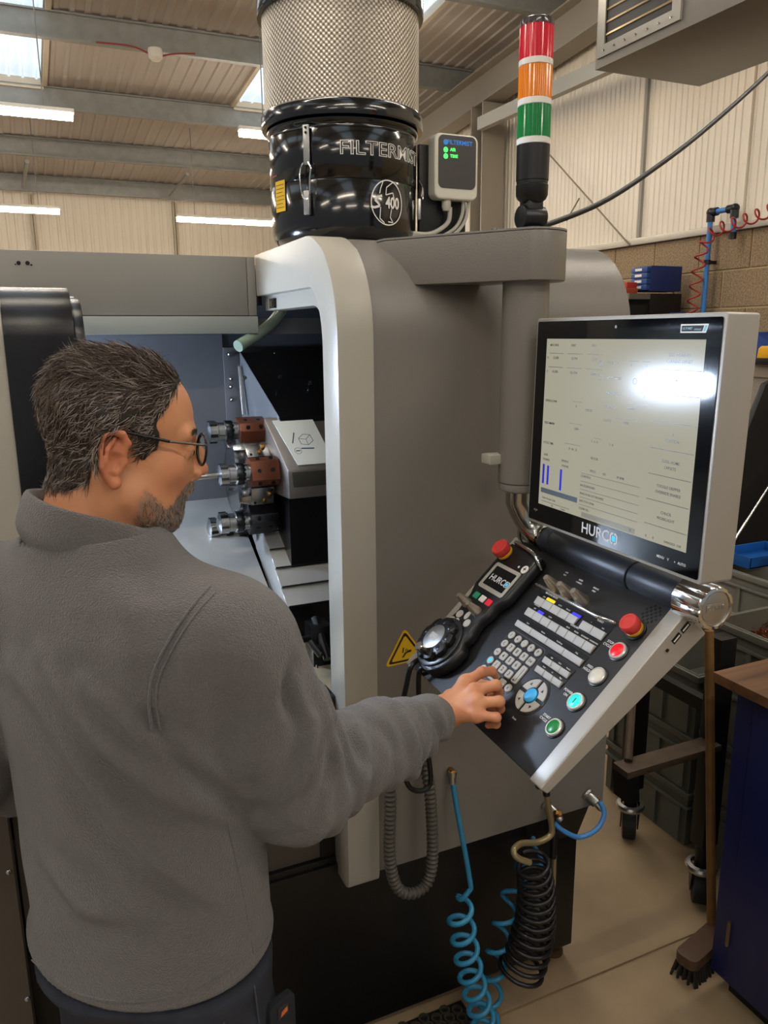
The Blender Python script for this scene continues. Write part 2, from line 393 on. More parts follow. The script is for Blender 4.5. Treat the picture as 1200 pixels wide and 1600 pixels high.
# slanted chip slope, lip, tray
b = B(); b.add([(-.95, 1.752, 1.03), (.505, 1.752, 1.03), (.505, YI, 1.245), (-.95, YI, 1.245), (-.95, 1.752, 1.02), (.505, 1.752, 1.02), (.505, YI, 1.235), (-.95, YI, 1.235)], [(0, 1, 2, 3), (7, 6, 5, 4), (0, 4, 5, 1), (1, 5, 6, 2), (2, 6, 7, 3), (3, 7, 4, 0)])
b.build('chip_slope', m_steelp, lathe)
b = B(); b.box((-.95, 1.752, .985), (.505, 1.757, 1.03)); b.build('slope_lip', m_dark, lathe)
b = B(); b.add([(-.95, 1.52, .90), (.9, 1.52, .90), (.9, 1.76, .965), (-.95, 1.76, .965), (-.95, 1.52, .88), (.9, 1.52, .88), (.9, 1.76, .945), (-.95, 1.76, .945)], [(0, 1, 2, 3), (7, 6, 5, 4), (0, 4, 5, 1), (1, 5, 6, 2), (2, 6, 7, 3), (3, 7, 4, 0)])
b.build('chip_tray', M('tray_steel', 'c2b79c', .3, metal=.4, var=.3, vscale=14), lathe)
b = B(); b.box((-.95, 1.757, .6), (.9, 1.765, .985)); b.build('inner_bulkhead', m_dark, lathe)
# telescopic way covers: five overlapping plates
cy0, cz0, cy1, cz1 = 1.745, 1.052, 2.06, 1.245
for k in range(6):
    t0 = k/6; t1 = (k+1)/6
    h = .012+.004*k; L = Vector((0, cy1-cy0, cz1-cz0)).normalized(); N = Vector((0, -L.z, L.y))
    P0 = Vector((0, cy0+(cy1-cy0)*t0, cz0+(cz1-cz0)*t0)); P1 = Vector((0, cy0+(cy1-cy0)*t1+.01, cz0+(cz1-cz0)*t1+.006))
    b = B(); vs = []
    for x in (.512+.001*k, .88):
        for q in (P0-N*.05, P1-N*.05, P1+N*(h-.012), P0+N*(h-.012), ): vs.append((x, q.y, q.z))
    vs[3] = (vs[3][0]+.012, vs[3][1], vs[3][2]); vs[2] = (vs[2][0]+.012, vs[2][1], vs[2][2])
    b.add(vs, [(0, 3, 2, 1), (4, 5, 6, 7), (0, 1, 5, 4), (1, 2, 6, 5), (2, 3, 7, 6), (3, 0, 4, 7)])
    q = b.build('way_cover', m_steelp, lathe, bevel=.0008, seg=1)
    b = B(); a_ = P0+N*(h-.0115)
    b.cyl((.527, a_.y, a_.z), (.88, a_.y, a_.z), .0022, 6); b.build('wiper_edge', m_dark, q)
b = B(); b.add([(.515, 1.742, 1.05), (.88, 1.742, 1.05), (.88, 1.757, .98), (.53, 1.757, .98), (.515, 1.78, 1.06), (.88, 1.78, 1.06), (.88, 1.79, .98), (.53, 1.79, .98)], [(0, 1, 2, 3), (7, 6, 5, 4), (0, 4, 5, 1), (1, 5, 6, 2), (2, 6, 7, 3), (3, 7, 4, 0)]); b.build('cover_end_plate', m_dark, lathe)
# black slide cover and turret housing behind the frame
b = B(); b.add([(.548, 2.18, 1.650), (1., 2.18, 1.650), (1., 1.95, 1.49), (.585, 1.95, 1.49), (.548, 2.185, 1.3), (1., 2.185, 1.3), (1., 1.95, 1.3), (.585, 1.95, 1.3)], [(0, 3, 2, 1), (0, 1, 5, 4), (1, 2, 6, 5), (2, 3, 7, 6), (3, 0, 4, 7), (4, 5, 6, 7)]); b.build('slide_cover', m_dark, lathe, smooth=False)
b = B(); b.add([(.545, 2.184, 1.655), (.545, 2.184, 1.40), (.582, 1.95, 1.40), (.582, 1.95, 1.492)], [(0, 1, 2, 3)]); b.build('slide_cover_side', m_intblue, lathe, smooth=False)
for u, v in ((382, 592), (437, 590), (484, 600)):
    p = at_y(u, v, 2.05); b = B(); b.cyl(p, p+Vector((0, -.006, .004)), .005, 10); b.build('bolt', m_bolt, lathe)
b = B(); b.add([(.545, 1.965, 1.49), (.9, 1.965, 1.49), (.9, 1.835, 1.37), (.565, 1.835, 1.37), (.545, 1.99, 1.3), (.9, 1.99, 1.3), (.9, 1.83, 1.3), (.565, 1.83, 1.3)], [(0, 3, 2, 1), (0, 1, 5, 4), (1, 2, 6, 5), (2, 3, 7, 6), (3, 0, 4, 7), (4, 5, 6, 7)]); hs = b.build('turret_housing', M('housing_steel', '8d8883', .36, metal=.7, var=.2, vscale=10), lathe, bevel=.003)
b = B(); b.box((.575, 1.832, 1.318), (.9, 1.84, 1.366)); b.build('housing_front', M('olive_dark', '3a3a33', .4), lathe, bevel=.003)
b = B(); b.box((.568, 1.845, 1.12), (.9, 2.0, 1.32)); b.build('turret_drive_box', m_dark, lathe)
# white instruction plate on the housing slope
na = Vector((1, 0, 0)); nb = Vector((0, .13, .12)).normalized(); nn = na.cross(nb)
PO = at_y(429, 655, 1.955); 
FX = frame(Vector((.572, 1.845, 1.3795))+nn*.0015, na, nb, nn)
pl = B(FX); pl.add([(.022, .0, 0), (.118, .0, 0), (.100, .150, 0), (-.008, .150, 0), (.022, 0, .002), (.118, 0, .002), (.100, .150, .002), (-.008, .150, .002)], [(0, 3, 2, 1), (4, 5, 6, 7), (0, 1, 5, 4), (1, 2, 6, 5), (2, 3, 7, 6), (3, 0, 4, 7)])
pl = pl.build('instruction_plate', M('plate_white', 'dfe6e4', .35), hs)
m_print = M('print_dark_blue', '27435c', .6)
b = B(FX)
def line(b, p, q, w, z=.0023):
    p = Vector(p); q = Vector(q); d = (q-p).normalized(); e = Vector((-d.y, d.x))*w/2
    b.add([(p.x+e.x, p.y+e.y, z), (q.x+e.x, q.y+e.y, z), (q.x-e.x, q.y-e.y, z), (p.x-e.x, p.y-e.y, z)], [(3, 2, 1, 0)])
hexp = [(.045, .085), (.060, .098), (.078, .095), (.082, .075), (.066, .062), (.048, .066)]
for i in range(6): line(b, hexp[i], hexp[(i+1) % 6], .0014)
for p in (hexp[0], hexp[2], hexp[4]): line(b, (.064, .081), p, .0012)
line(b, (.026, .070), (.038, .105), .003); line(b, (.044, .052), (.078, .050), .004)
for i in range(12):
    a0 = 2*PI*i/12; a1 = 2*PI*(i+1)/12; line(b, (.034+.009*math.cos(a0), .045+.010*math.sin(a0)), (.034+.009*math.cos(a1), .045+.010*math.sin(a1)), .001)
line(b, (.028, .045), (.040, .045), .003)
b.build('plate_print', m_print, pl)
# coolant hose coming through the frame
b = B(); b.tube(spline([at_y(452, 462, 2.04), at_y(432, 496, 2.03), at_y(410, 517, 2.0), at_y(372, 541, 1.95)], 6), .0150, 14); b.build('coolant_hose', M('green_translucent_hose', '9aaea0', .2, trans=.35), lathe)
# swarf on the slope
b = B()
for k in range(26):
    c = Vector((.487+random.gauss(0, .008), 1.80+random.gauss(0, .010), 0)); c.z = 1.03+(c.y-1.752)*.491+.006
    a = random.uniform(0, 6.3); b.tube([c+Vector((math.cos(a)*.006*t, math.sin(a)*.006*t, .003*math.sin(3*t))) for t in (-1, -.3, .4, 1)], .0011, 5)
o = tag(b.build('copper_swarf', M('copper_chip', 'a8735a', .3, metal=.7)), 'tiny pinch of copper swarf lying on the steel slope inside the lathe', 'swarf', kind='stuff')
# tool setter arm and black posts in the tray
ts = thing('tool_setter', 'black tool setting arm with round tip above the chip tray', 'tool setter', (.55, 1.65, .93))
p0 = at_y(449, 1006, 1.62); p1 = at_y(492, 995, 1.66); b = B(); b.lathe([(.004, 0), (.0125, .001), (.0125, .006), (.008, .010), (.008, .07)], 16, frame(p0, *((lambda d: (d.orthogonal().normalized(), d.cross(d.orthogonal().normalized()), d))((p1-p0).normalized())))); b.build('probe', m_blackp, ts)
b = B(); b.cyl(at_y(485, 1002, 1.63), at_y(502, 1024, 1.60), .009, 14); b.build('knob', m_blackp, ts)
b = B(); b.box((.55, 1.64, .91), (.60, 1.70, 1.03)); b.build('bracket', m_dark, ts, bevel=.003)
for (a_, c_, r) in (((492, 965), (512, 1030), .010), ((486, 1005), (504, 1080), .004)):
    b = B(); b.cyl(at_y(*a_, 1.68), at_y(*c_, 1.60), r, 12); b.build('rod', m_chrome if r < .006 else m_dark, ts)
# sill, lower panels, base
b = B(); b.prism([(1.47, .935), (1.475, .938), (1.53, .938), (1.53, .835), (1.47, .835), (1.47, .885), (1.478, .89), (1.478, .903), (1.468, .907), (1.468, .918)], -.108, .5395, 'x'); b.build('door_track', M('black_track', '1b1b1d', .35), lathe, bevel=.001)
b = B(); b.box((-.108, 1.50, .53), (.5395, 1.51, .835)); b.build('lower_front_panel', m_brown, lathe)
b = B(); b.box((-.108, 1.488, .478), (.5395, 1.51, .53)); q = b.build('lower_rail', m_black, lathe, bevel=.003)
b = B(); b.box((.505, 1.494, .53), (.5395, 1.512, .835)); b.build('lower_stile', m_black, lathe)
p = at_y(510, 1369, 1.488); b = B(); b.ball(p, .003, 8); b.build('rivet', m_chrome, q)
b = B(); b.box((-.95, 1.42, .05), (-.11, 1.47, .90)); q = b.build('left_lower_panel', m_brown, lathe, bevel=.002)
for u, v in ((17, 1361), (46, 1559)):
    p = at_y(u, v, 1.42); b = B(); b.ball((p.x-.004, p.y, p.z), .006, 10); b.build('dome_bolt', m_bolt, q)
b = B(); b.box((-.95, 1.48, .045), (1.222, 2.5, .5145)); b.build('base_plinth', m_black, lathe, bevel=.004)
for x in (-.8, .2, 1.19):
    b = B(); b.lathe([(.028, 0), (.028, .012), (.010, .016), (.010, .05)], 16, Matrix.Translation((x, 1.52, 0))); b.build('levelling_foot', M('rusty_steel', '5c4630', .6, metal=.6), lathe)
b = B(); b.add([(1.10, 1.44, .515), (1.23, 1.44, .515), (1.222, 1.49, .36), (1.18, 1.49, .36), (1.10, 1.60, .515), (1.23, 1.60, .515), (1.222, 1.60, .36), (1.18, 1.60, .36)], [(0, 1, 2, 3), (7, 6, 5, 4), (0, 4, 5, 1), (1, 5, 6, 2), (2, 6, 7, 3), (3, 7, 4, 0)]); b.build('corner_gusset', m_black, lathe)
# air couplings on the cover
m_brass = M('brass', 'a5783f', .3, metal=1)
for (u, v) in ((917, 1240), (853, 1256)):
    p = at_y(u, v, 1.418); d = Vector((.3, -.75, -.45)).normalized(); e = d.orthogonal().normalized()
    b = B(); b.lathe([(.016, 0), (.016, .006), (.011, .008), (.013, .02), (.013, .034), (.009, .036), (.009, .05), (.006, .055)], 18, frame(p-d*.002, e, d.cross(e), d)); b.build('air_coupling', m_brushed, lathe)
p = at_y(868, 1272, 1.38); b = B(); b.lathe([(.007, 0), (.010, .004), (.010, .018), (.006, .022)], 6, frame(p, (1, 0, 0), (0, .6, .8), (0, -.8, .6))); b.build('brass_fitting', m_brass, lathe)
# swing arm bracket
TX, TY = .887, 1.305
bk = B(); pts = []
for i in range(15):
    a = math.radians(-118+i*208/14); pts.append((TX+.073*math.cos(a), TY+.073*math.sin(a)))
pts += [(TX-.07, 1.62), (TX-.21, 1.62), (TX-.21, 1.50)]
bk.prism(pts, 1.792, 1.880, 'z'); bk.build('arm_bracket', m_grey, lathe, bevel=.004)
b = B(); b.prism([(TX+(x-TX)*1.0, y) for x, y in pts], 1.8805, 1.884, 'z'); q = b.build('bracket_lid', m_grey2, lathe)
for dx, dy in ((-.06, .02), (.055, -.02), (.0, .066), (-.15, .22)):
    b = B(); b.cyl((TX+dx, TY+dy, 1.884), (TX+dx, TY+dy, 1.889), .006, 10); b.build('lid_bolt', m_bolt, q)
b = B(); b.lathe([(.0445, 0), (.0445, .385)], 40, Matrix.Translation((TX, TY, 1.407))); b.build('arm_tube', m_grey, lathe, ang=60)
b = B(); b.lathe([(.030, -.004), (.041, 0), (.043, .004), (.043, .014), (.040, .016)], 40, Matrix.Translation((TX, TY, 1.390))); b.build('tube_ring', m_grey2, lathe)
b = B(); p = at_y(766, 716, 1.33); b.box((p.x-.012, 1.31, p.z-.010), (p.x+.03, 1.345, p.z+.009)); b.build('rotation_stop', m_cream, lathe, bevel=.002)
# crushing hazard sign
sg = [at_y(601, 1043, 1.417), at_y(668, 1028, 1.417), at_y(632, 981, 1.417)]
cx = sum((Vector((p.x, p.z)) for p in sg), Vector((0, 0)))/3
def tri(s, r, k=4):
    P = [cx+(Vector((p.x, p.z))-cx)*s for p in sg]; out = []
    for i in range(3):
        a, c, d = P[i-1], P[i], P[(i+1) % 3]; e0 = (a-c).normalized(); e1 = (d-c).normalized()
        for j in range(k+1):
            t = j/k; out.append(tuple(c+e0*r*(1-t)**2+e1*r*t**2))
    return out
b = B(); b.prism(tri(1.0, .012), 1.4172, 1.4165, 'y'); sgn = b.build('hazard_sign', M('sign_yellow', 'e2b514', .4), lathe, smooth=False)
b = B(); A = tri(.86, .009); C = tri(.70, .007); n = len(A)
b.add([(p[0], 1.4162, p[1]) for p in A]+[(p[0], 1.4162, p[1]) for p in C], [(i, (i+1) % n, (i+1) % n+n, i+n) for i in range(n)])
W = Matrix.Translation((cx.x, 1.4162, cx.y))
def pic(poly): b.add([(x, 0, z) for x, z in poly], [tuple(range(len(poly)))], W)
S = .001
for poly in ([(-9, -2), (-6, -3), (-4, 9), (-7, 10)], [(3, -4), (13, -3), (13, 2), (3, 1)], [(-10, -13), (-5, -13), (0, -6), (4, -4), (3, -1), (-3, -3), (-5, -7)], [(-3, 0), (-1.5, 0), (2, 6), (1, 7)], [(-1, -1), (.5, -1), (5, 4), (4, 5)]):
    pic([(x*S, z*S) for x, z in poly])
b.build('sign_print', m_blackp, sgn, smooth=False)

# ------------------------------------------------------------------ the sliding door on the left
door = thing('sliding_door', 'pale sliding door of the lathe with black rounded grip edge, pushed open to the left', 'door', (-.4, 1.5, .94))
def dprof(y0, z1, th, r=.085, n=10):
    o_ = [(y0, .95)]+[(y0+r-r*math.cos(math.radians(90*i/n)), z1-r+r*math.sin(math.radians(90*i/n))) for i in range(n+1)]+[(1.93, z1)]
    r2 = r-th; i_ = [(1.93, z1-th)]+[(y0+r-r2*math.cos(math.radians(90*i/n)), z1-r+r2*math.sin(math.radians(90*i/n))) for i in range(n, -1, -1)]+[(y0+th, .95)]
    return o_+i_
b = B(); b.prism(dprof(1.462, 1.783, .03), -.028, .082, 'x'); b.build('grip_edge', m_blackt, door, ang=30, bevel=.002)
b = B(); b.prism(dprof(1.478, 1.765, .025), .0825, .100, 'x'); b.build('end_strip', m_blackt, door, ang=30, bevel=.002)
b = B(); b.prism(dprof(1.468, 1.780, .025), -.94, -.0285, 'x'); b.build('door_panel', m_cream, door, ang=30)
b = B(); p = at_y(118, 466, 1.6); b.cyl((.078, 1.6, p.z), (.094, 1.6, p.z), .003, 8); b.build('rod_end', m_chrome, door)

# ------------------------------------------------------------------ work light inside (lights the open work area)
wl = thing('work_light', 'white lamp bar inside the lathe behind the open door', 'lamp', (-.22, 2.06, 1.60))
WX = Matrix.Translation((-.20, 2.04, 1.57)) @ Matrix.Rotation(math.radians(32), 4, 'Z') @ Matrix.Rotation(math.radians(-12), 4, 'X')
b = B(WX); b.box((-.14, 0, -.045), (.14, .045, .045)); b.build('lamp_body', m_grey2, wl, bevel=.004)
b = B(WX); b.box((-.10, -.008, -.028), (.10, 0, .028)); b.build('lamp_lens', M('led_lens', 'ffffff', .3, emit='cfe2ff', estr=300.), wl)
# ================================================================== tool turret inside the lathe
m_copper = M('brown_tool_block', '6b3e2c', .38, metal=.55, bump=.1, bscale=150)
m_toolsteel = M('tool_steel', 'a9abad', .22, metal=1)
m_tooldark = M('tool_dark_steel', '3a3c40', .3, metal=1)
tur = thing('tool_turret', 'ten sided steel tool turret with brown holder blocks inside the lathe', 'turret', (.54, 1.98, 1.15))
TC = Vector((.515, 2.03, 1.325)); TR_ = .118; NS = 12
poly = [(TC.y+TR_*math.cos(2*PI*(k+.5)/NS), TC.z+TR_*math.sin(2*PI*(k+.5)/NS)) for k in range(NS)]
b = B(); b.prism(poly, .488, .545, 'x'); disc = b.build('turret_disc', M('turret_steel', '8c8e90', .28, metal=.9), tur, bevel=.003)
b = B(); b.prism([(TC.y+(y-TC.y)*.82, TC.z+(z-TC.z)*.82) for y, z in poly], .470, .489, 'x'); b.build('disc_face', m_toolsteel, tur, bevel=.004)
b = B(); b.cyl((.545, TC.y, TC.z), (.70, TC.y, TC.z), .075, 32); b.build('turret_shaft', m_dark, tur)
b = B(); b.cyl((.455, TC.y, TC.z), (.471, TC.y, TC.z), .03, 24); b.build('hub_cap', m_toolsteel, tur)
def station(ang, tool='collet', mat=None):
    # local frame: x along the spindle axis, t tangential, r outwards from the disc
    rd = Vector((0, math.cos(ang), math.sin(ang))); tg = Vector((0, -math.sin(ang), math.cos(ang))); ax = Vector((1, 0, 0))
    F = frame(TC+rd*TR_*.955, ax, tg, rd); X0 = -.032
    CF = F @ frame(Vector((X0, 0, .024)), (0, 1, 0), (0, 0, -1), (-1, 0, 0))
    q = B(F); q.prism([(-.036, 0), (.036, 0), (.036, .034), (.024, .052), (-.024, .052), (-.036, .034)], X0, X0+.072, 'x'); bl = q.build('tool_block', mat or m_copper, tur, bevel=.0015)
    for x in (-.012, .022):
        for (t_, r_) in ((.0, .0525), (.031, .044), (-.031, .044)):
            q = B(F); q.cyl((x, t_*.94, r_-.004), (x, t_*1.02, r_+.0012), .0052, 10); q.build('block_screw', m_tooldark, bl)
    q = B(); q.lathe([(.022, 0), (.022, .012), (.027, .014), (.027, .034), (.0235, .036), (.0235, .052), (.027, .054), (.027, .074), (.018, .078), (.012, .080)], 28, CF); nut = q.build('collet_chuck', m_toolsteel, tur)
    q = B(); q.lathe([(.0272, .014), (.0282, .018), (.0282, .032), (.0272, .034)], 14, CF); q.build('chuck_ring', m_tooldark, nut)
    for k in range(6):
        a = k*PI/3; q = B(CF); q.box((.024*math.cos(a)-.004, .024*math.sin(a)-.004, .056), (.024*math.cos(a)+.004, .024*math.sin(a)+.004, .0745)); q.build('nut_slot', m_tooldark, nut)
    if tool == 'drill':
        q = B(); q.lathe([(.0075, .07), (.0075, .15), (.006, .155), (.001, .16)], 14, CF); q.build('drill', m_toolsteel, nut)
def clamp(ang):
    rd = Vector((0, math.cos(ang), math.sin(ang))); tg = Vector((0, -math.sin(ang), math.cos(ang))); ax = Vector((1, 0, 0))
    F2 = frame(TC+rd*TR_*.96, ax, tg, rd)
    q = B(F2); q.box((-.026, -.024, 0), (.034, .024, .010)); pl_ = q.build('index_plate', m_toolsteel, tur, bevel=.002)
    q = B(F2); q.add([(-.05, -.014, -.03), (-.026, -.020, -.03), (-.026, .020, -.03), (-.05, .014, -.03), (-.060, -.008, .022), (-.030, -.012, .026), (-.030, .012, .026), (-.060, .008, .022)], [(0, 3, 2, 1), (4, 5, 6, 7), (0, 1, 5, 4), (1, 2, 6, 5), (2, 3, 7, 6), (3, 0, 4, 7)]); q.build('clamp_wedge', m_toolsteel, tur, bevel=.001)
    for x, t_ in ((.006, .010), (.020, -.006)):
        q = B(); q.lathe([(.006, 0), (.006, .007), (.003, .009)], 10, F2 @ Matrix.Translation((x, t_, .010))); q.build('coolant_nozzle', m_brass, pl_)
    for x, t_ in ((-.016, .016), (.028, -.016)):
        q = B(F2); q.cyl((x, t_, .008), (x, t_, .0112), .0035, 8); q.build('plate_screw', m_tooldark, pl_)
A_ = math.radians
station(A_(104)); station(A_(164), 'drill'); station(A_(222), mat=m_tooldark); station(A_(282), mat=m_tooldark)
for a in (134, 193, 252, 74): clamp(A_(a))
# ================================================================== mist filter on top of the lathe
FC = Vector((.736, 1.86, 0)); FR = .188
m_gloss = M('gloss_black', '0b0b0c', .16, coat=.6)
m_white = M('white_print', 'e8e6e0', .5)
fil = thing('mist_filter', 'tall black oil mist filter drum with wire mesh upper half on top of the lathe', 'filter', (FC.x, FC.y, 1.889))
T = Matrix.Translation(FC)
def fz(v): return at_y(545, v, FC.y-FR).z
zb, zseam, zridge, zf0, zf1, ztop = fz(372), fz(274), fz(192), fz(176), fz(149), fz(-22)
R2 = FR*.925
b = B(T); b.lathe([(R2*.80, zb-.004), (R2*.90, zb), (R2*.965, zb+.012), (R2*.99, zb+.03), (R2*.995, zseam-.002), (R2*.985, zseam), (R2*.998, zseam+.002), (R2, zridge-.003), (R2*.985, zridge), (R2*.985, zridge+.006), (R2*1.015, zridge+.010), (R2*1.02, zf0-.002), (R2*.9, zf0)], 96); drum = b.build('drum', m_gloss, fil, ang=50)
b = B(T); b.lathe([(R2*.9, zf0), (FR, zf0+.002), (FR*1.005, zf0+.006), (FR*1.005, zf1-.004), (FR*.99, zf1), (R2*.9, zf1)], 96); b.build('clamp_band', m_gloss, fil, ang=50)
mm = M('filter_mesh', 'cdc3aa', .4, metal=.4)
nt = mm.node_tree; bs = nt.nodes['Principled BSDF']
tc = nt.nodes.new('ShaderNodeTexCoord'); sp = nt.nodes.new('ShaderNodeSeparateXYZ'); nt.links.new(tc.outputs['Object'], sp.inputs[0])
def mth(op, *ins):
    n = nt.nodes.new('ShaderNodeMath'); n.operation = op
    for i, x in enumerate(ins):
        if isinstance(x, (int, float)): n.inputs[i].default_value = x
        else: nt.links.new(x, n.inputs[i])
    return n.outputs[0]
th = mth('ARCTAN2', mth('SUBTRACT', sp.outputs[1], FC.y), mth('SUBTRACT', sp.outputs[0], FC.x))
pat = mth('MULTIPLY', mth('COSINE', mth('MULTIPLY', th, 98.)), mth('COSINE', mth('MULTIPLY', sp.outputs[2], 560.)))
rp = nt.nodes.new('ShaderNodeValToRGB'); rp.color_ramp.elements[0].position = .30; rp.color_ramp.elements[1].position = .62
rp.color_ramp.elements[0].color = lin('d8d1c2'); rp.color_ramp.elements[1].color = lin('80766a')
nt.links.new(mth('ADD', mth('MULTIPLY', pat, .5), .5), rp.inputs[0]); nt.links.new(rp.outputs[0], bs.inputs['Base Color'])
bp = nt.nodes.new('ShaderNodeBump'); bp.inputs['Strength'].default_value = .6; bp.inputs['Distance'].default_value = .002; bp.invert = True
nt.links.new(pat, bp.inputs['Height']); nt.links.new(bp.outputs[0], bs.inputs['Normal'])
b = B(T); b.lathe([(FR*.955, zf1-.002), (FR*.955, ztop)], 96); b.build('mesh_sleeve', mm, fil, ang=60)
b = B(T); b.lathe([(FR*.9, ztop-.002), (FR*1.005, ztop), (FR*1.01, ztop+.004), (FR*1.01, ztop+.04), (FR*.98, ztop+.046), (FR*.2, ztop+.05)], 96); b.build('lid', m_gloss, fil, ang=50)
def curved(b, t, size, th0, z, r, depth=.0006, sx=1., bold=0., outline=0., slant=0.):
    vs, fs = _text(t, 'CENTER', bold); out = []
    for x, y, zz in vs:
        th = th0+(x*size*sx+y*size*slant)/r; rr = r+(depth if zz > 0 else -.0005)
        out.append((FC.x+rr*math.sin(th), FC.y-rr*math.cos(th), z+y*size))
    b.add(out, fs)
def thof(u, v, r=R2):
    # angle of the drum surface seen at a pixel (0 = towards -y)
    d = ray(u, v); a = d[0]**2+d[1]**2; bb = -2*(d[0]*FC.x+d[1]*FC.y); c = FC.x**2+FC.y**2-r*r
    t = (-bb-math.sqrt(max(0, bb*bb-4*a*c)))/(2*a); p = _C+d*t
    return math.atan2(p[0]-FC.x, FC.y-p[1]), p[2]
RS = R2*1.0+.0008
t0, z0 = thof(531, 238); t1, z1 = thof(651, 252); zc = (z0+z1)/2+.002
_fx = [p[0] for p in _text('FILTERMIST', 'CENTER', 0.)[0]]; FWD = max(_fx)-min(_fx)
tw = (t1-t0)*.90; b = B(); curved(b, 'FILTERMIST', .040, t0+tw/2, zc, RS, sx=tw*RS/(.040*FWD), bold=.018); b.build('lettering', m_white, drum)
b = B(); curved(b, 'FILTERMIST', .040, t0+tw/2, zc, RS+.0003, sx=tw*RS/(.040*FWD), bold=-.018); b.build('lettering_core', m_gloss, drum)
# round emblem with S400
ta, za = thof(606, 317)
def ring(b, w, h, wd, n=40):
    P = []
    for k in range(n):
        a = 2*PI*k/n
        for s in (1, -1):
            x = (w+s*wd/2)*math.cos(a); z = (h+s*wd/2)*math.sin(a); th = ta+x/RS; P.append((FC.x+RS*math.sin(th), FC.y-RS*math.cos(th), za+z))
    b.add(P, [(2*k, 2*k+1, (2*k+3) % (2*n), (2*k+2) % (2*n)) for k in range(n)])
def stroke(b, pts, wd=.0022):
    for (x0, y0), (x1, y1) in zip(pts[:-1], pts[1:]):
        d = Vector((x1-x0, y1-y0)); e = Vector((-d.y, d.x)).normalized()*wd/2; P = []
        for x, y in ((x0+e.x, y0+e.y), (x1+e.x, y1+e.y), (x1-e.x, y1-e.y), (x0-e.x, y0-e.y)):
            th = ta+x/RS; P.append((FC.x+RS*math.sin(th), FC.y-RS*math.cos(th), za+y))
        b.add(P, [(0, 1, 2, 3)])
b = B(); ring(b, .043, .047, .0026)
stroke(b, [(-.012, .046), (-.020, .028), (-.022, .018)]); stroke(b, [(-.020, -.010), (-.022, -.034), (-.010, -.043)]); stroke(b, [(.014, .044), (-.004, .032), (-.006, .016), (.014, .022), (.018, .010)]); stroke(b, [(.010, -.012), (.006, -.030), (.014, -.041), (.000, -.040)])
curved(b, '400', .034, ta+.013/RS, za-.001, RS+.0002, bold=.02, sx=.78)
stroke(b, [(-.016, .014), (-.028, .010), (-.034, .004), (-.026, -.002), (-.022, -.008), (-.036, -.012), (-.044, -.010)], .005)
b.build('emblem', m_white, drum)
# yellow notice label
ty, zy = thof(438, 307); b = B(); P = []
for k in range(7):
    th = ty-.12+k*.04
    P += [(FC.x+RS*math.sin(th), FC.y-RS*math.cos(th), zy-.033), (FC.x+RS*math.sin(th), FC.y-RS*math.cos(th), zy+.033)]
b.add(P, [(2*k, 2*k+2, 2*k+3, 2*k+1) for k in range(6)]); yl = b.build('notice_label', M('label_yellow', 'e0b41c', .5), drum)
b = B()
for k in range(7):
    zz = zy+.024-k*.008; P = []
    for th in (ty-.10, ty, ty+.10-(.03 if k in (2, 5) else 0)): P += [(FC.x+(RS+.0004)*math.sin(th), FC.y-(RS+.0004)*math.cos(th), zz-.0006), (FC.x+(RS+.0004)*math.sin(th), FC.y-(RS+.0004)*math.cos(th), zz+.0006)]
    b.add(P, [(0, 2, 3, 1), (2, 4, 5, 3)])
b.build('label_print', m_blackp, yl)
tr_, zr_ = thof(427, 276); b = B(); curved(b, '—', .03, tr_+.05, zr_, RS); b.build('red_print', M('print_red', 'b03026', .5), drum)
# toggle latches
def latch(u, v, zt, zm, zl):
    th, _z = thof(u, v); d = Vector((math.sin(th), -math.cos(th), 0)); s_ = Vector((math.cos(th), math.sin(th), 0))
    L = FC+d*(R2+.004); X = frame(L, s_, Vector((0, 0, 1)), d)
    b = B(X); b.box((-.0075, zm, 0), (.0075, zt, .003)); q = b.build('latch_strap', m_brushed, fil, bevel=.001)
    b = B(X)
    for dz in (-.006, -.016): b.cyl((0, zt+dz, .003), (0, zt+dz, .005), .0028, 8)
    b.build('rivet', m_tooldark, q)
    b = B(X); b.tube(spline([(-.006, zm+.004, .006), (-.013, zm-.010, .008), (-.014, zm-.035, .009), (-.007, zl+.036, .010), (.007, zl+.036, .010), (.010, zm-.030, .009), (.012, zm-.008, .008), (.006, zm+.004, .006)], 5), .0018, 6); b.build('wire_bail', m_chrome, fil)
    b = B(X); b.box((-.007, zl, .001), (.007, zl+.05, .010)); b.build('latch_lever', m_brushed, fil, bevel=.002)
za_ = lambda v: at_y(545, v+6, FC.y-FR).z
latch(481, 240, za_(182), za_(246), za_(326))
th, _z = thof(656, 285); 
d = Vector((math.sin(1.02), -math.cos(1.02), 0)); L = FC+d*(R2+.003); X = frame(L, Vector((math.cos(1.02), math.sin(1.02), 0)), Vector((0, 0, 1)), d)
zz = fz(300); b = B(X); b.tube(spline([(-.006, zz+.05, .004), (-.012, zz+.035, .012), (-.010, zz+.01, .012), (.010, zz+.01, .012), (.012, zz+.035, .012), (.006, zz+.05, .004)], 5), .002, 6); b.build('wire_bail', m_chrome, fil)
b = B(X); b.box((-.007, zz-.035, .001), (.007, zz+.012, .009)); b.build('latch_lever', m_brushed, fil, bevel=.002)
for k in range(6):
    a = .35+k*PI/3; b = B(); b.cyl((FC.x+.13*math.sin(a), FC.y-.13*math.cos(a), 1.888), (FC.x+.13*math.sin(a), FC.y-.13*math.cos(a), zb+.001), .012, 12); b.build('rubber_mount', M('mount_grey', '8a867e', .6), fil)

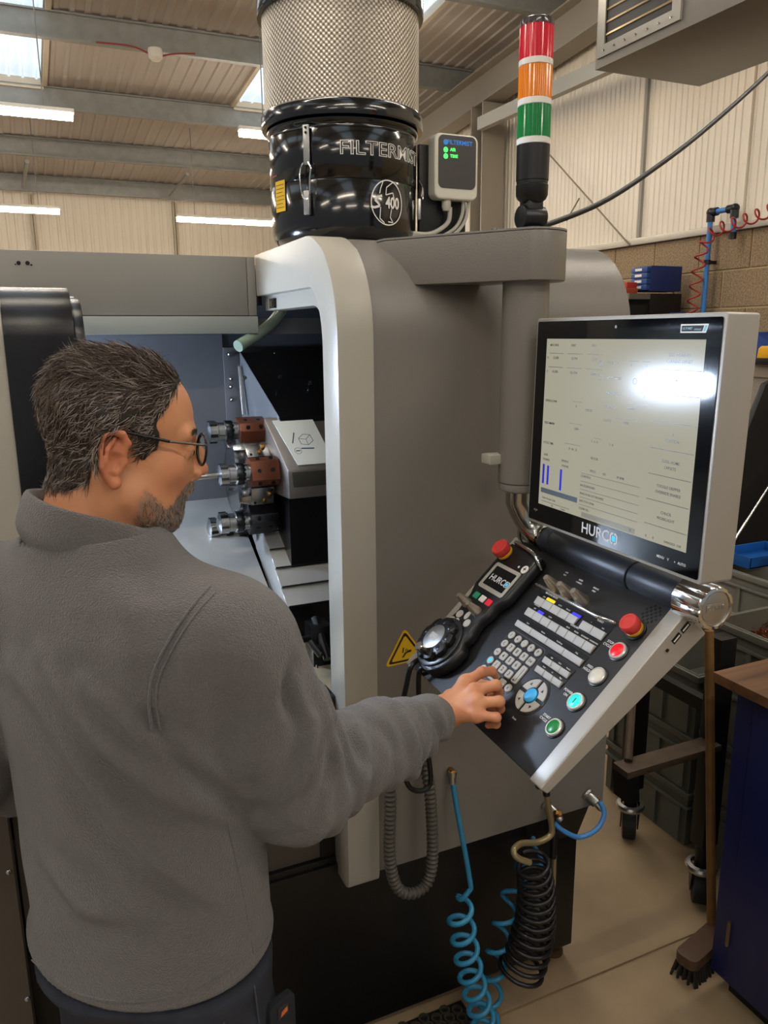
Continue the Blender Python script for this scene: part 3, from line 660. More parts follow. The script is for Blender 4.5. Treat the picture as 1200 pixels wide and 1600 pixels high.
# ------------------------------------------------------------------ filter status box
YS = 1.74
p0 = at_y(671, 207, YS); p1 = at_y(746, 312, YS); bx0, bx1, bz0, bz1 = at_y(683, 260, YS).x-.006, at_y(747, 260, YS).x, at_y(700, 311, YS).z, at_y(700, 208, YS).z
sbx = thing('status_box', 'small white monitor box with dark face and two green lamps beside the filter drum', 'control box', ((bx0+bx1)/2, YS+.04, 1.889))
b = B(); b.prism(rrect(bx0, bz0, bx1, bz1, .016), YS, YS+.036, 'y'); b.build('housing', M('ivory_plastic', 'd9d5c6', .35), sbx, bevel=.006, seg=3)
b = B(); b.prism(rrect(bx0+.009, bz0+.024, bx1-.007, bz1-.004, .013), YS-.0012, YS+.004, 'y'); fc = b.build('face_panel', M('face_grey', '45403e', .3), sbx)
FXs = lambda x, z: frame(Vector((x, YS-.0014, z)), (1, 0, 0), (0, 0, 1), (0, -1, 0))
pz = lambda u, v: at_y(u, v, YS)
m_pblue = M('print_blue', '2f7fd0', .5, emit='2f7fd0', estr=.25); m_led = M('led_green', '35e04a', .4, emit='2fe34a', estr=2.2)
q = pz(718, 224); b = B(); b.text('FILTERMIST', .0135, FXs(q.x, q.z), bold=.02); c = pz(696, 222); b.prism([(c.x+.0062*math.cos(k*.5236), c.z+.0062*math.sin(k*.5236)) for k in range(12)], YS-.0018, YS-.001, 'y'); b.build('lettering', m_pblue, fc)
for v, s in ((234, 'AIR'), (244, 'TIME')):
    c = pz(696, v); b = B(); b.prism([(c.x+.0058*math.cos(k*.5236), c.z+.0058*math.sin(k*.5236)) for k in range(12)], YS-.002, YS-.001, 'y'); q = pz(703, v); b.text(s, .0095, FXs(q.x, q.z), align='LEFT', bold=.02); b.build('status_lamp', m_led, fc)
b = B(); b.box((at_y(654, 300, YS+.04).x, YS+.036, 1.889), (bx1-.012, YS+.048, at_y(660, 226, YS+.04).z)); b.build('mount_plate', m_black, sbx, bevel=.001)
g = pz(703, 318); b = B(); b.lathe([(.009, 0), (.011, -.004), (.011, -.018), (.008, -.026)], 14, Matrix.Translation((g.x, YS+.018, bz0+.002))); b.build('cable_gland', M('gland_grey', 'c3beb2', .4), sbx)
m_cabg = M('grey_cable', 'b9b5aa', .45)
for n_, pts, r in (('cable', ((703, 324), (701, 345), (688, 358), (668, 366), (640, 364)), .0055), ('cable', ((724, 312), (722, 335), (712, 355), (690, 369), (662, 373), (640, 366)), .0042), ('cable', ((732, 312), (728, 340), (716, 360), (694, 375), (664, 378), (640, 368)), .0042)):
    b = B(); b.tube(spline([at_y(u, v, YS+.018-.0008*i) for i, (u, v) in enumerate(pts)], 6), r, 10); b.build(n_, m_cabg, sbx)

# ------------------------------------------------------------------ signal tower
sx, sy = TX+.003, TY-.005
tower = thing('signal_tower', 'signal light column with red, amber and green tiers on black post', 'signal light', (sx, sy, 1.884))
def sz(v): return at_y(830, v, sy).z
T = Matrix.Translation((sx, sy, 0)); r = .0305
bz = 1.884
b = B(T); b.lathe([(.026, bz), (.026, bz+.006), (.012, bz+.010)], 24); b.build('foot', m_blackp, tower)
b = B(); b.cyl((sx-.024, sy, bz+.024), (sx+.024, sy, bz+.024), .021, 24, Matrix.Translation((0, 0, 0))); b.build('tilt_joint', m_blackp, tower, bevel=.002)
b = B(); b.box((sx-.016, sy-.016, bz+.02), (sx+.016, sy+.016, bz+.056)); b.build('joint_neck', m_blackp, tower, bevel=.003)
b = B(T); b.lathe([(.018, sz(318)), (.026, sz(312)), (r*.96, sz(306)), (r*.98, sz(290)), (r*.94, sz(289)), (r*.94, sz(284)), (r*.98, sz(283)), (r, sz(228)), (r*.9, sz(227))], 40); b.build('black_body', m_blackp, tower, ang=40)
def tier(v0, v1, col, nm):
    m = M('lens_'+nm, col, .12, coat=.5, emit=col, estr=.03)
    vs = []; fs = []; n = 96; z0, z1 = sz(v0), sz(v1)
    for z in (z0, z1):
        for k in range(n):
            rr = r*(.985 if k % 2 else .945); a = 2*PI*k/n; vs.append((sx+rr*math.cos(a), sy+rr*math.sin(a), z))
    fs = [(k, (k+1) % n, n+(k+1) % n, n+k) for k in range(n)]+[tuple(range(n-1, -1, -1)), tuple(range(n, 2*n))]
    b = B(); b.add(vs, fs); b.build(nm+'_lens', m, tower, ang=50)
def band(v0, v1):
    b = B(T); b.lathe([(r*.95, sz(v0)), (r*1.0, sz(v0)+.001), (r*1.0, sz(v1)-.001), (r*.95, sz(v1))], 40); b.build('white_band', M('band_white', 'dcdad2', .3), tower, ang=40)
band(228, 217); tier(217, 167, '0f7a3c', 'green'); band(167, 156); tier(156, 105, 'e07f10', 'amber'); band(105, 94); tier(94, 42, 'c8102a', 'red')
b = B(T); b.lathe([(r*.985, sz(42)), (r*.985, sz(36)), (r*.95, sz(31)), (r*.8, sz(29)), (.002, sz(28.5))], 40); b.build('clear_cap', M('cap_smoke', '4a4042', .15, trans=.3), tower, ang=40)
# ================================================================== operator console on the swing arm
KO = Vector((.66430, 1.32141, 1.04562)); KTL = Vector((.89990, 1.31192, 1.27041)); KTR = Vector((.88259, .88227, 1.27041))
ka = (KTR-KTL).normalized(); kb = (KTL-KO).normalized(); kn = ka.cross(kb)
mmS = Matrix.Diagonal((.001, .001, .001, 1))
KF = frame(KO, ka, kb, kn) @ mmS          # local millimetres: a right, b up the panel, n out of it
MO = Vector((.85333, 1.19107, 1.38656)); MTL = Vector((.85951, 1.19092, 1.68750)); MTR = Vector((.85029, .81503, 1.68750))
ma = (MTR-MTL).normalized(); mb_ = (MTL-MO).normalized(); mn = ma.cross(mb_)
MF = frame(MO, ma, mb_, mn) @ mmS
con = thing('control_console', 'operator console with tilted black key panel and large grey screen on swing arm', 'control panel', (TX, 1.1, 1.05))
m_panel = M('black_keypanel', '1d1d1f', .42, bump=.1, bscale=900)
m_silver = M('silver_paint', 'a29e96', .36, metal=.25)
m_silver_b = M('silver_trim', 'c4c1ba', .3, metal=.4)
m_key = M('key_grey', 'aeaba4', .5)
m_ink = M('key_ink', '222224', .6)
b = B(KF); b.add([(-2, -10, -22), (434, -10, -22), (434, 338, -50), (-2, 338, -50), (-2, -10, 0), (434, -10, 0), (434, 338, 0), (-2, 338, 0)], [(0, 3, 2, 1), (4, 5, 6, 7), (0, 1, 5, 4), (1, 2, 6, 5), (2, 3, 7, 6), (3, 0, 4, 7)]); kp = b.build('key_panel', m_panel, con, bevel=.002)
for nm, a0, a1 in (('side_cheek', 434.5, 466), ('side_cheek', -34, -2.5)):
    b = B(KF); b.add([(a0, -12, -16), (a1, -12, -16), (a1, 338, -58), (a0, 338, -58), (a0, -14, 3), (a1, -14, 3), (a1, 336, 3), (a0, 336, 3)], [(0, 3, 2, 1), (4, 5, 6, 7), (0, 1, 5, 4), (1, 2, 6, 5), (2, 3, 7, 6), (3, 0, 4, 7)]); ck = b.build(nm, m_silver, con, bevel=.004, seg=3)
    if a0 > 0: cheek = ck
for bb_, hh in ((318, 16), (296, 16)):
    b = B(KF); b.box((466.2, bb_-9, -19), (467.2, bb_+9, -10)); q = b.build('usb_port', m_dark, cheek)
    b = B(KF); b.box((466.4, bb_-7, -16), (467.5, bb_+7, -13.5)); b.build('port_tongue', m_white, q)
b = B(KF); b.cyl((466, 272, -15), (467.4, 272, -15), 4.5, 16); q = b.build('cable_hole', m_chrome, cheek); b = B(KF); b.cyl((466, 272, -15), (467.8, 272, -15), 3.0, 16); b.build('hole_core', m_dark, q)
b = B(KF); b.ball((450, -14, -6), (5, 3, 5), 10); b.build('rubber_stop', m_blackp, cheek)
# hinge roll and chrome knob
m_roll = M('slate_plastic', '2d3138', .38, bump=.15, bscale=600)
def kcyl(nm, a0, a1, c, r, mat, par, n=32):
    b = B(KF); b.cyl((a0, c[0], c[1]), (a1, c[0], c[1]), r, n); return b.build(nm, mat, par, bevel=.0015)
HB = (358, 2)
kcyl('hinge_roll', 2, 95, HB, 26, m_roll, con); kcyl('hinge_roll', 97, 330, HB, 28, m_roll, con); kcyl('hinge_roll', 332, 444, HB, 26, m_roll, con)
b = B(KF); b.add([(0, 336, -50), (436, 336, -50), (436, 352, -30), (0, 352, -30), (0, 336, 1), (436, 336, 1), (436, 345, 14), (0, 345, 14)], [(0, 3, 2, 1), (4, 5, 6, 7), (0, 1, 5, 4), (1, 2, 6, 5), (2, 3, 7, 6), (3, 0, 4, 7)]); b.build('hinge_cover', m_roll, con, bevel=.002)
# knob: fluted cylinder
vs = []; fs = []; n = 96; prof = [(31, 443), (35, 447), (35, 498), (33, 503), (28, 504), (27, 501), (0.5, 501)]
kc = (360, 0)
for r, x in prof:
    for k in range(n):
        a = 2*PI*k/n; rr = r-(3.2*max(0, math.cos(8*a))**3 if r > 31 else 0); vs.append((x, kc[0]+rr*math.cos(a), kc[1]+rr*math.sin(a)))
m_ = len(prof)
for i in range(m_-1):
    for k in range(n): fs.append((i*n+k, i*n+(k+1) % n, (i+1)*n+(k+1) % n, (i+1)*n+k))
b = B(KF); b.add(vs, fs); kb_ = b.build('lock_knob', m_chrome, con, ang=40)
b = B(KF); b.cyl((499, kc[0], kc[1]), (502.5, kc[0], kc[1]), 25.5, 40); cap = b.build('knob_cap', m_brushed, kb_, bevel=.001)
Xc = frame(KF @ Vector((492.6, kc[0], kc[1])), -kn.cross(ka).normalized(), Vector((0, 0, 1)), ka)
ax_ = Vector((1, 0, 0)); ax_ = (ax_-ka*ax_.dot(ka)).normalized(); up_ = ka.cross(ax_)
Xc = frame(KF @ Vector((502.6, kc[0], kc[1])), ax_, up_, ka)
b = B(Xc); b.box((-.018, -.0045, 0), (.018, .0075, .0008)); b.text('CURTIS', .010, Xc @ Matrix.Translation((0, .0015, .0008)), depth=.0008, bold=.01); b.build('cap_lettering', m_brushed, cap)
# elbow between the tube and the hinge
E0 = Vector((TX, TY, 1.395)); hw = KF @ Vector((8, HB[0], HB[1]))
pts = [E0, E0+Vector((0, 0, -.03))]
for i in range(1, 8):
    a = math.radians(90*i/7); pts.append(Vector((TX+(hw.x-TX)*math.sin(a)*.9, TY-(.062)*(1-math.cos(a)), 1.365-(1.365-hw.z)*math.sin(a))))
pts.append(hw)
b = B(); b.tube(pts, .0285, 28); b.build('chrome_elbow', M('satin_chrome', 'b9b6ae', .18, metal=1), con, ang=60)
b = B(KF); b.cyl((-6, HB[0], HB[1]), (3, HB[0], HB[1]), 30, 28); b.build('elbow_collar', m_brushed, con)

# monitor
b = B(MF); b.prism(rrect(-36, -40, 409, 337, 5, 3), -58, 0, 'z'); mon = b.build('monitor_housing', m_silver, con, bevel=.003, seg=3)
m_bez = M('bezel_glass', '050507', .06, coat=.3)
b = B(MF); b.prism(rrect(-31, -34, 402, 331, 3, 3), -.5, 1.2, 'z'); bez = b.build('bezel', m_bez, mon)
ms = M('screen_glow', '2a2a26', .15, spec=.15, emit='c9c4ae', estr=.44)
b = B(MF); b.box((0, 0, 1.0), (376, 301, 1.6)); scr = b.build('screen', ms, mon, smooth=False)
m_si = M('screen_ink', '3b3a38', .3); m_sb = M('screen_bar_blue', '2228a8', .2, emit='2a30c0', estr=.35); m_sg = M('screen_box_grey', '55544e', .2, emit='8b8a80', estr=.42); m_sh = M('screen_title', '3c434c', .2, emit='5c6670', estr=.35)
def tx(B_, s, x, y, h=5.2, al='LEFT', z=1.65, F=None): B_.text(s, h*1.25, (F or MF) @ Matrix.Translation((x, y, z)), depth=.15, align=al, bold=.005)
def ln(B_, x0, y0, x1, y1, w=.7, z=1.7):
    if abs(y1-y0) < abs(x1-x0): B_.box((x0, y0-w/2, 1.6), (x1, y0+w/2, z), MF)
    else: B_.box((x0-w/2, y0, 1.6), (x0+w/2, y1, z), MF)
t_ = B()
for i, s in enumerate(('MACHINE', 'PART', 'DTG')): tx(t_, s, 24+56*i, 290, 4.6, 'CENTER')
for j, (y, r_) in enumerate(((268, ('X', '12.000', '25.994', '0.000')), (244, ('Z', '41.000', '251.994', '0.000')))):
    tx(t_, r_[0], 4, y, 4.6)
    for i in range(3): tx(t_, r_[1+i], 30+54*i, y, 5, 'CENTER'); ln(t_, 10+54*i, y+8, 52+54*i, y+8)
for x, y, s in ((172, 264, 'TOOL/STA'), (172, 240, 'TOOL OFFSET'), (172, 216, 'WORK OFFSET'), (172, 194, 'GEOMETRY'), (172, 172, 'GAUGE'), (6, 192, 'SPINDLE RPM'), (96, 188, '0'), (122, 184, '1200.00'), (6, 152, 'FEED MMPM'), (96, 150, '0.000'), (6, 116, 'CYCLE TIME'), (84, 114, '0 : 46 : 25'), (144, 134, '0 : 0 : 0'), (190, 134, '1 : 8'), (10, 94, 'AXIS'), (8, 85, 'POWER'), (64, 90, 'SPINDLE'), (66, 81, 'POWER'), (146, 106, 'BLOCK'), (146, 84, 'PROG'), (180, 84, '0.0'), (214, 84, '39 BPM'), (228, 262, '0'), (262, 262, '0'), (262, 240, '0'), (262, 216, '0'), (228, 196, '0.0000'), (220, 172, '0.000'),
                (122, 72, 'CONTROL'), (122, 56, 'BACKGROUND'), (122, 42, 'INDICATOR OUT BOUNDS'), (122, 29, 'SAFE TO R ZONE'), (122, 16, 'CLEAR ALL'),
                (8, 16, 'AXIS'), (252, -0.0+6, '20'), (290, 6, '0'), (306, 6, '0'), (330, 6, '10/04/2025  2:08')):
    if (x, y) != (8, 16): tx(t_, s, x, y, 4.2 if len(s) > 12 else 4.6)
for x0, y, x1 in ((86, 196, 112), (80, 158, 116), (70, 122, 116), (150, 140, 170), (224, 268, 246), (254, 268, 270), (254, 246, 270), (224, 202, 270), (200, 178, 270), (122, 77, 270), (122, 63, 270), (122, 49, 270), (122, 35.5, 270), (122, 22.5, 270)): ln(t_, x0, y, x1, y, .6)
for y in (258, 222, 182, 142, 103, 64, 26): ln(t_, 286, y, 374, y, .8)
for y, ss in ((276, ('EXIT HOMEHW', 'CURRENT OFFSET')), (240, ('REMOVE', 'TOOL')), (162, ('X', 'POSITION')), (122, ('TOOL HOME', 'OFFSETS')), (84, ('TOGGLE GRIPPER', 'OVERRIDE ENABLE')), (45, ('CHUCK', 'WORKLIGHT'))):
    for k, s in enumerate(ss): tx(t_, s, 330, y-9*k+3, 5.0, 'CENTER')
for x, y in ((156, 262), (156, 240), (240, 238)): t_.lathe([(5, 1.6), (5, 1.75), (3.8, 1.75), (3.8, 1.6)], 18, MF @ Matrix.Translation((x, y, 0)), cap=False)
t_.build('screen_text', m_si, scr, smooth=False)['kind'] = 'stuff'
t_ = B()
for x, y0, y1 in ((8, 40, 76), (22, 40, 75), (62, 36, 74)): t_.box((x, y0, 1.6), (x+6, y1, 1.75), MF)
t_.build('load_bar', m_sb, scr, smooth=False)
t_ = B(); t_.box((118, -0+2, 1.6), (268, 10, 1.66), MF)
t_ = B(); t_.box((130, -8+20-10, 1.6), (266, 10.5, 1.68), MF); t_.build('grey_field', m_sg, scr, smooth=False)
t_ = B(); t_.box((6, 23, 1.6), (116, 32, 1.72), MF); dlg = t_.build('dialog_title', m_sh, scr, smooth=False)
t_ = B(); tx(t_, 'Enter Access Code', 12, 14, 4.2); ln(t_, 10, 7.5, 96, 7.5, .7); tx(t_, 'OK', 40, 3.2, 3.6); tx(t_, 'Cancel', 70, 3.2, 3.6); t_.build('dialog_text', m_si, scr, smooth=False)
# writing on the bezel
def hurco(F, x, y, h, par, nm='logo_lettering', z=1.3, d=.2):
    t = B(); t.text('HURC', h, F @ Matrix.Translation((x, y, z)), depth=d, bold=.012, align='LEFT', sx=1.05)
    wdt = max(p[0] for p in _text('HURC', 'LEFT', .012)[0])*h*1.05
    cx_, cy_ = x+wdt+h*.44, y; w2, h2 = h*.36, h*.37; ws = h*.13
    for s in (1, -1): # two brackets forming the O
        P = [(cx_+s*h*.05, cy_+h2), (cx_+s*w2*.6, cy_+h2), (cx_+s*w2, cy_+h2*.6), (cx_+s*w2, cy_-h2*.6), (cx_+s*w2*.6, cy_-h2), (cx_+s*h*.05, cy_-h2)]
        I = [(cx_+s*h*.05, cy_+h2-ws), (cx_+s*(w2*.6-ws*.4), cy_+h2-ws), (cx_+s*(w2-ws), cy_+h2*.6-ws*.4), (cx_+s*(w2-ws), cy_-h2*.6+ws*.4), (cx_+s*(w2*.6-ws*.4), cy_-h2+ws), (cx_+s*h*.05, cy_-h2+ws)]
        t.add([(p[0], p[1], z+d) for p in P+I], [(i, i+1, i+7, i+6) for i in range(5)], F)
    q = t.build(nm, M('logo_silver', 'c9cbcc', .35, emit='c9cbcc', estr=.05), par, smooth=False)
    t = B(); t.prism(rrect(cx_-h*.16, cy_-h*.18, cx_+h*.16, cy_+h*.18, h*.07, 3), z, z+d*1.2, 'z', F); t.build('logo_dot', M('logo_blue', '35b4ea', .4, emit='35b4ea', estr=.5), par, smooth=False)
hurco(MF, 132, -17, 26, bez)
t_ = B(); tx(t_, 'MENU', 326, -19, 4.6, 'CENTER', 1.3); tx(t_, 'V', 342, -19, 5, 'CENTER', 1.3); tx(t_, '^', 356, -20, 5, 'CENTER', 1.3); tx(t_, 'AUTO', 370, -19, 4.6, 'CENTER', 1.3); tx(t_, '< | >', -8, -14, 4.6, 'CENTER', 1.3); t_.build('bezel_lettering', m_white, bez, smooth=False)
t_ = B(MF); t_.add([(326, 310, 1.3), (374, 310, 1.3), (378, 322, 1.3), (326, 322, 1.3)], [(0, 1, 2, 3)]); bd = t_.build('badge', m_white, bez, smooth=False)
t_ = B(MF); t_.add([(328, 312, 1.45), (367, 312, 1.45), (370, 320, 1.45), (328, 320, 1.45)], [(0, 1, 2, 3)]); t_.build('badge_field', m_ink, bd, smooth=False)
t_ = B(MF); t_.add([(369, 312, 1.45), (373, 312, 1.45), (376, 320, 1.45), (371.5, 320, 1.45)], [(0, 1, 2, 3)]); t_.build('badge_stripe', M('badge_cyan', '55b8d4', .4), bd, smooth=False)
t_ = B(); tx(t_, 'ULTI·NET', 330, 316, 3.6, 'LEFT', 1.5); tx(t_, 'connect', 352, 315, 3.2, 'LEFT', 1.5); t_.build('badge_lettering', M('badge_print', '7fc8dd', .4), bd, smooth=False)
t_ = B(MF); t_.cyl((186, 320, 1.2), (186, 320, 1.6), 2.6, 14); t_.build('camera_dot', M('cam_grey', '6b6a66', .3), bez)

# keys -------------------------------------------------------------
def key(a, bb, w, h, r=2.5, z=3.2, mat=None, nm='key', legend=None, size=7, par=None, sq=False):
    t = B(KF); t.prism(rrect(a-w/2, bb-h/2, a+w/2, bb+h/2, r, 3), 0, z, 'z'); k = t.build(nm, mat or m_key, par or con, bevel=.0006, seg=1)
    if legend:
        t = B(); t.text(legend, size*1.15, KF @ Matrix.Translation((a, bb, z+.02)), depth=.12, bold=.02); t.build('legend', m_ink, k, smooth=False)
    return k
def rkey(a, bb, r=8.2, mat=None, legend=None, size=7):
    P = [(a+r*math.cos(2*PI*k/20), bb+r*.95*math.sin(2*PI*k/20)) for k in range(20)]
    t = B(KF); t.prism(P, 0, 3.2, 'z'); k = t.build('key', mat or m_key, con, bevel=.0006, seg=1)
    if legend: t = B(); t.text(legend, size*1.15, KF @ Matrix.Translation((a, bb, 3.22)), depth=.12, bold=.02); t.build('legend', m_ink, k, smooth=False)
    return k
ca = [174+22*i for i in range(5)]; rb = [156-20.2*i for i in range(5)]
for i, s in enumerate(('/', 'x', '-', '+', 'P')): rkey(ca[i], rb[0], legend=s)
rkey(ca[0], rb[1], legend='C'); rkey(ca[0], rb[2], legend='Ctrl', size=4)
k_ = rkey(ca[0], rb[3]); t = B(KF); t.cyl((ca[0], rb[3], 3.2), (ca[0], rb[3], 3.5), 4.5, 14); t.build('blue_dot', M('logo_blue', '35b4ea'), k_)
rkey(ca[0], rb[4], legend='?')
for j, row in enumerate((('7', '8', '9'), ('4', '5', '6'), ('1', '2', '3'))):
    for i, s in enumerate(row): key(ca[1+i], rb[1+j], 17, 15.5, 3, legend=s, size=9)
key(ca[4], rb[1], 18, 16, 3, legend='Del', size=6)
key(ca[4], (rb[2]+rb[3])/2, 16, 36, 3, nm='enter_key'); t = B(); 
t.box((ca[4]-2, rb[3]-4, 3.2), (ca[4]+3, rb[3]-3, 3.4), KF); t.box((ca[4]+2, rb[3]-4, 3.2), (ca[4]+3, rb[2]+3, 3.4), KF); t.add([(ca[4]-5, rb[3]-3.5, 3.4), (ca[4]-1, rb[3]-.5, 3.4), (ca[4]-1, rb[3]-6.5, 3.4)], [(0, 2, 1)], KF); t.build('enter_arrow', m_ink, con, smooth=False)
key((ca[1]+ca[2])/2, rb[4], 38, 15.5, 3, legend='0', size=9); key(ca[3], rb[4], 17, 15.5, 3, legend='.', size=11); rkey(ca[4], rb[4], legend='±')
t = B(KF); P = rrect(162, 62, 274, 168, 9, 4); I = rrect(163, 63, 273, 167, 8.2, 4); n = len(P); t.add([(p[0], p[1], .25) for p in P]+[(p[0], p[1], .25) for p in I], [(i, (i+1) % n, (i+1) % n+n, i+n) for i in range(n)]); t.build('keypad_outline', M('outline_grey', '55565a', .5), kp)
def bank(a0, a1, bb, n, h=16, nm='function_key', recess=True):
    w = (a1-a0)/n
    t = B(KF); t.prism(rrect(a0-2, bb-h/2-2, a1+2.5, bb+h/2+9, 3, 3), 0, .8, 'z'); bz = t.build('key_bezel', m_blackp, con)
    for i in range(n):
        t = B(KF); c = a0+w*(i+.5)
        t.add([(c-w/2+.4, bb-h/2, .8), (c+w/2-.4, bb-h/2, .8), (c+w/2-.4, bb+h/2, .8), (c-w/2+.4, bb+h/2, .8), (c-w/2+.6, bb-h/2+.6, 3.0), (c+w/2-.6, bb-h/2+.6, 3.0), (c+w/2-.6, bb+h/2-1, 5.4), (c-w/2+.6, bb+h/2-1, 5.4)], [(0, 3, 2, 1), (4, 5, 6, 7), (0, 1, 5, 4), (1, 2, 6, 5), (2, 3, 7, 6), (3, 0, 4, 7)]); t.build(nm, m_key, con, bevel=.0005, seg=1)
w2 = B()
def lab(s, a, bb, h=4.2, al='CENTER', rot=0): w2.text(s, h*1.15, KF @ Matrix.Translation((a, bb, .9)) @ Matrix.Rotation(rot, 4, 'Z'), depth=.1, bold=.01, align=al)
bank(160, 286, 238, 5); bank(299, 362, 238, 2); bank(160, 262, 210, 4, nm='spindle_key'); bank(262+2, 362, 210, 4, nm='coolant_key'); bank(160, 362, 181, 4, 13, nm='long_key'); bank(284, 358, 152, 3, 12); bank(284, 358, 132, 3, 12)
lab('MACHINE MODE', 186, 259, 4.4); lab('TURRET', 330, 259, 4); lab('SPINDLE', 172, 229.5, 4); lab('COOLANT', 290, 229.5, 4.4)
for i, s in enumerate(('JOG', '', 'AUTO', 'SINGLE', 'REMOTE')):
    if s: lab(s, 172.6+25.2*i, 250, 3.2)
for i, s in enumerate(('+', 'ON')): lab(s, 315+31*i, 250, 3.2)
for i, s in enumerate(('CW', 'OFF', 'CCW')): lab(s, 173+25*i, 222, 3.2)
for i, s in enumerate(('AUTO', 'FLOOD', 'SECONDARY', 'WASHDOWN')): lab(s, 278+24*i, 222, 3.0)
for i, s in enumerate(('Input', 'Review', 'Tool/Setup', 'Help')): lab(s, 186+50*i, 191.5, 3.4)
for i, s in enumerate(('Shift', 'Select', 'Position')): lab(s, 297+24*i, 161.5, 3.0)
for i, s in enumerate(('Insert', 'Set', 'Page')): lab(s, 297+24*i, 141.5, 3.0)
lab('STOP', 380, 236, 5.4); lab('CYCLE', 378, 229, 5.4); lab('FEED', 380, 184, 5.4); lab('HOLD', 378, 177, 5.4); lab('POWER', 378, 131, 5.4); lab('ON', 378, 124, 5.4); lab('START', 377, 78, 5.4); lab('CYCLE', 375, 71, 5.4); lab('Zoom', 322, 42, 4)
lab('EMERGENCY', 375, 281, 3.2); lab('AXIS', 176, 312, 3.6); lab('FEED', 176, 306, 3.2); lab('RAPID', 222, 310, 3.6); lab('OVERRIDE', 222, 304, 3.2); lab('SPINDLE', 268, 308, 3.6); lab('SPEED', 268, 302, 3.2)
w2.build('panel_lettering', m_white, kp, smooth=False)['kind'] = 'stuff'
for a0, a1, bb, c, nm in ((181, 207, 250, 'd8c21c', 'yellow_indicator'), (262, 286, 248.5, '3a36d8', 'blue_indicator'), (185, 203, 220.5, '3a36d8', 'blue_indicator')):
    t = B(KF); t.prism(rrect(a0, bb-3, a1, bb+3, 1.5, 2), .8, 1.4, 'z'); t.build(nm, M('ind_'+c, c, .4, emit=c, estr=.5), con)
# direction pad
t = B(KF); t.lathe([(36, 0), (36, .8), (34.5, .8), (34.5, 0)], 40, KF @ Matrix.Translation((319, 89, 0)), cap=False); t.build('pad_ring', m_blackp, con)
for q in range(4):
    P = []
    a0 = q*90+6; a1 = q*90+84
    for i in range(9): a = math.radians(a0+(a1-a0)*i/8); P.append((319+31.5*math.cos(a), 89+31.5*math.sin(a)))
    for i in range(9): a = math.radians(a1-5-(a1-a0-10)*i/8); P.append((319+15.5*math.cos(a), 89+15.5*math.sin(a)))
    t = B(KF); t.prism(P, 0, 3.2, 'z'); k_ = t.build('arrow_key', m_key, con, bevel=.0006, seg=1)
    a = math.radians(q*90+45); c = Vector((319+23*math.cos(a), 89+23*math.sin(a))); t = B(KF); d = (Vector((0, 1)), Vector((0, 1)), Vector((-1, 0)), Vector((0, -1)))[q]; e = Vector((-d.y, d.x)); t.add([(c.x+d.x*4, c.y+d.y*4, 3.35), (c.x-d.x*2+e.x*3.2, c.y-d.y*2+e.y*3.2, 3.35), (c.x-d.x*2-e.x*3.2, c.y-d.y*2-e.y*3.2, 3.35)], [(0, 1, 2)]); t.build('legend', m_ink, k_, smooth=False)
t = B(KF); t.lathe([(13, 0), (13, 4), (11, 5.5), (.1, 6)], 28, KF @ Matrix.Translation((319, 89, 0))); t.build('centre_key', M('centre_blue', '3aa9e0', .35), con, ang=40)
# round illuminated buttons and emergency stop
def rbutton(bb, col, nm, e=.35):
    t = B(); t.lathe([(17.5, 0), (17.5, 1.6), (15.5, 2.4)], 36, KF @ Matrix.Translation((407, bb, 0))); q = t.build(nm, m_blackp, con, ang=40)
    t = B(); t.lathe([(15.5, 1.5), (15.5, 4.5), (14, 6), (12.2, 6), (12, 4)], 36, KF @ Matrix.Translation((407, bb, 0)), cap=False); t.build('button_ring', m_silver_b, q, ang=40)
    t = B(); t.lathe([(12.2, 3), (12, 5.4), (11, 6.2), (.1, 6.4)], 36, KF @ Matrix.Translation((407, bb, 0))); t.build('button_lens', M('lens_btn_'+col, col, .3, emit=col, estr=e), q, ang=40)
    return q
rbutton(229, 'e01420', 'stop_button'); rbutton(177, 'cfc8b8', 'hold_button', .05); pb = rbutton(124, '25c8c4', 'power_button', .5); rbutton(71, '0f7a35', 'start_button', .1)
t = B(KF); t.box((406.3, 119.5, 6.3), (407.7, 128.5, 6.8)); t.build('power_mark', m_ink, pb)
def estop(F, par, r=20, h=30):
    t = B(); t.lathe([(r*1.12, 0), (r*1.12, h*.12), (r*.8, h*.16)], 32, F); t.build('stop_base', m_blackp, par)
    t = B(); t.lathe([(r*.86, h*.1), (r*.92, h*.16), (r*.92, h*.3), (r*.82, h*.34)], 32, F); t.build('stop_collar', M('stop_yellow', 'd8a416', .4), par)
    t = B(); t.lathe([(r*.80, h*.3), (r*.97, h*.5), (r, h*.72), (r*.97, h*.94), (r*.88, h), (r*.66, h*1.0), (r*.62, h*.975), (.1, h*.97)], 40, F); t.build('stop_mushroom', M('stop_red', 'c83a36', .38), par, ang=40)
estop(KF @ Matrix.Translation((407, 273, 0)), con, 16.5, 27)
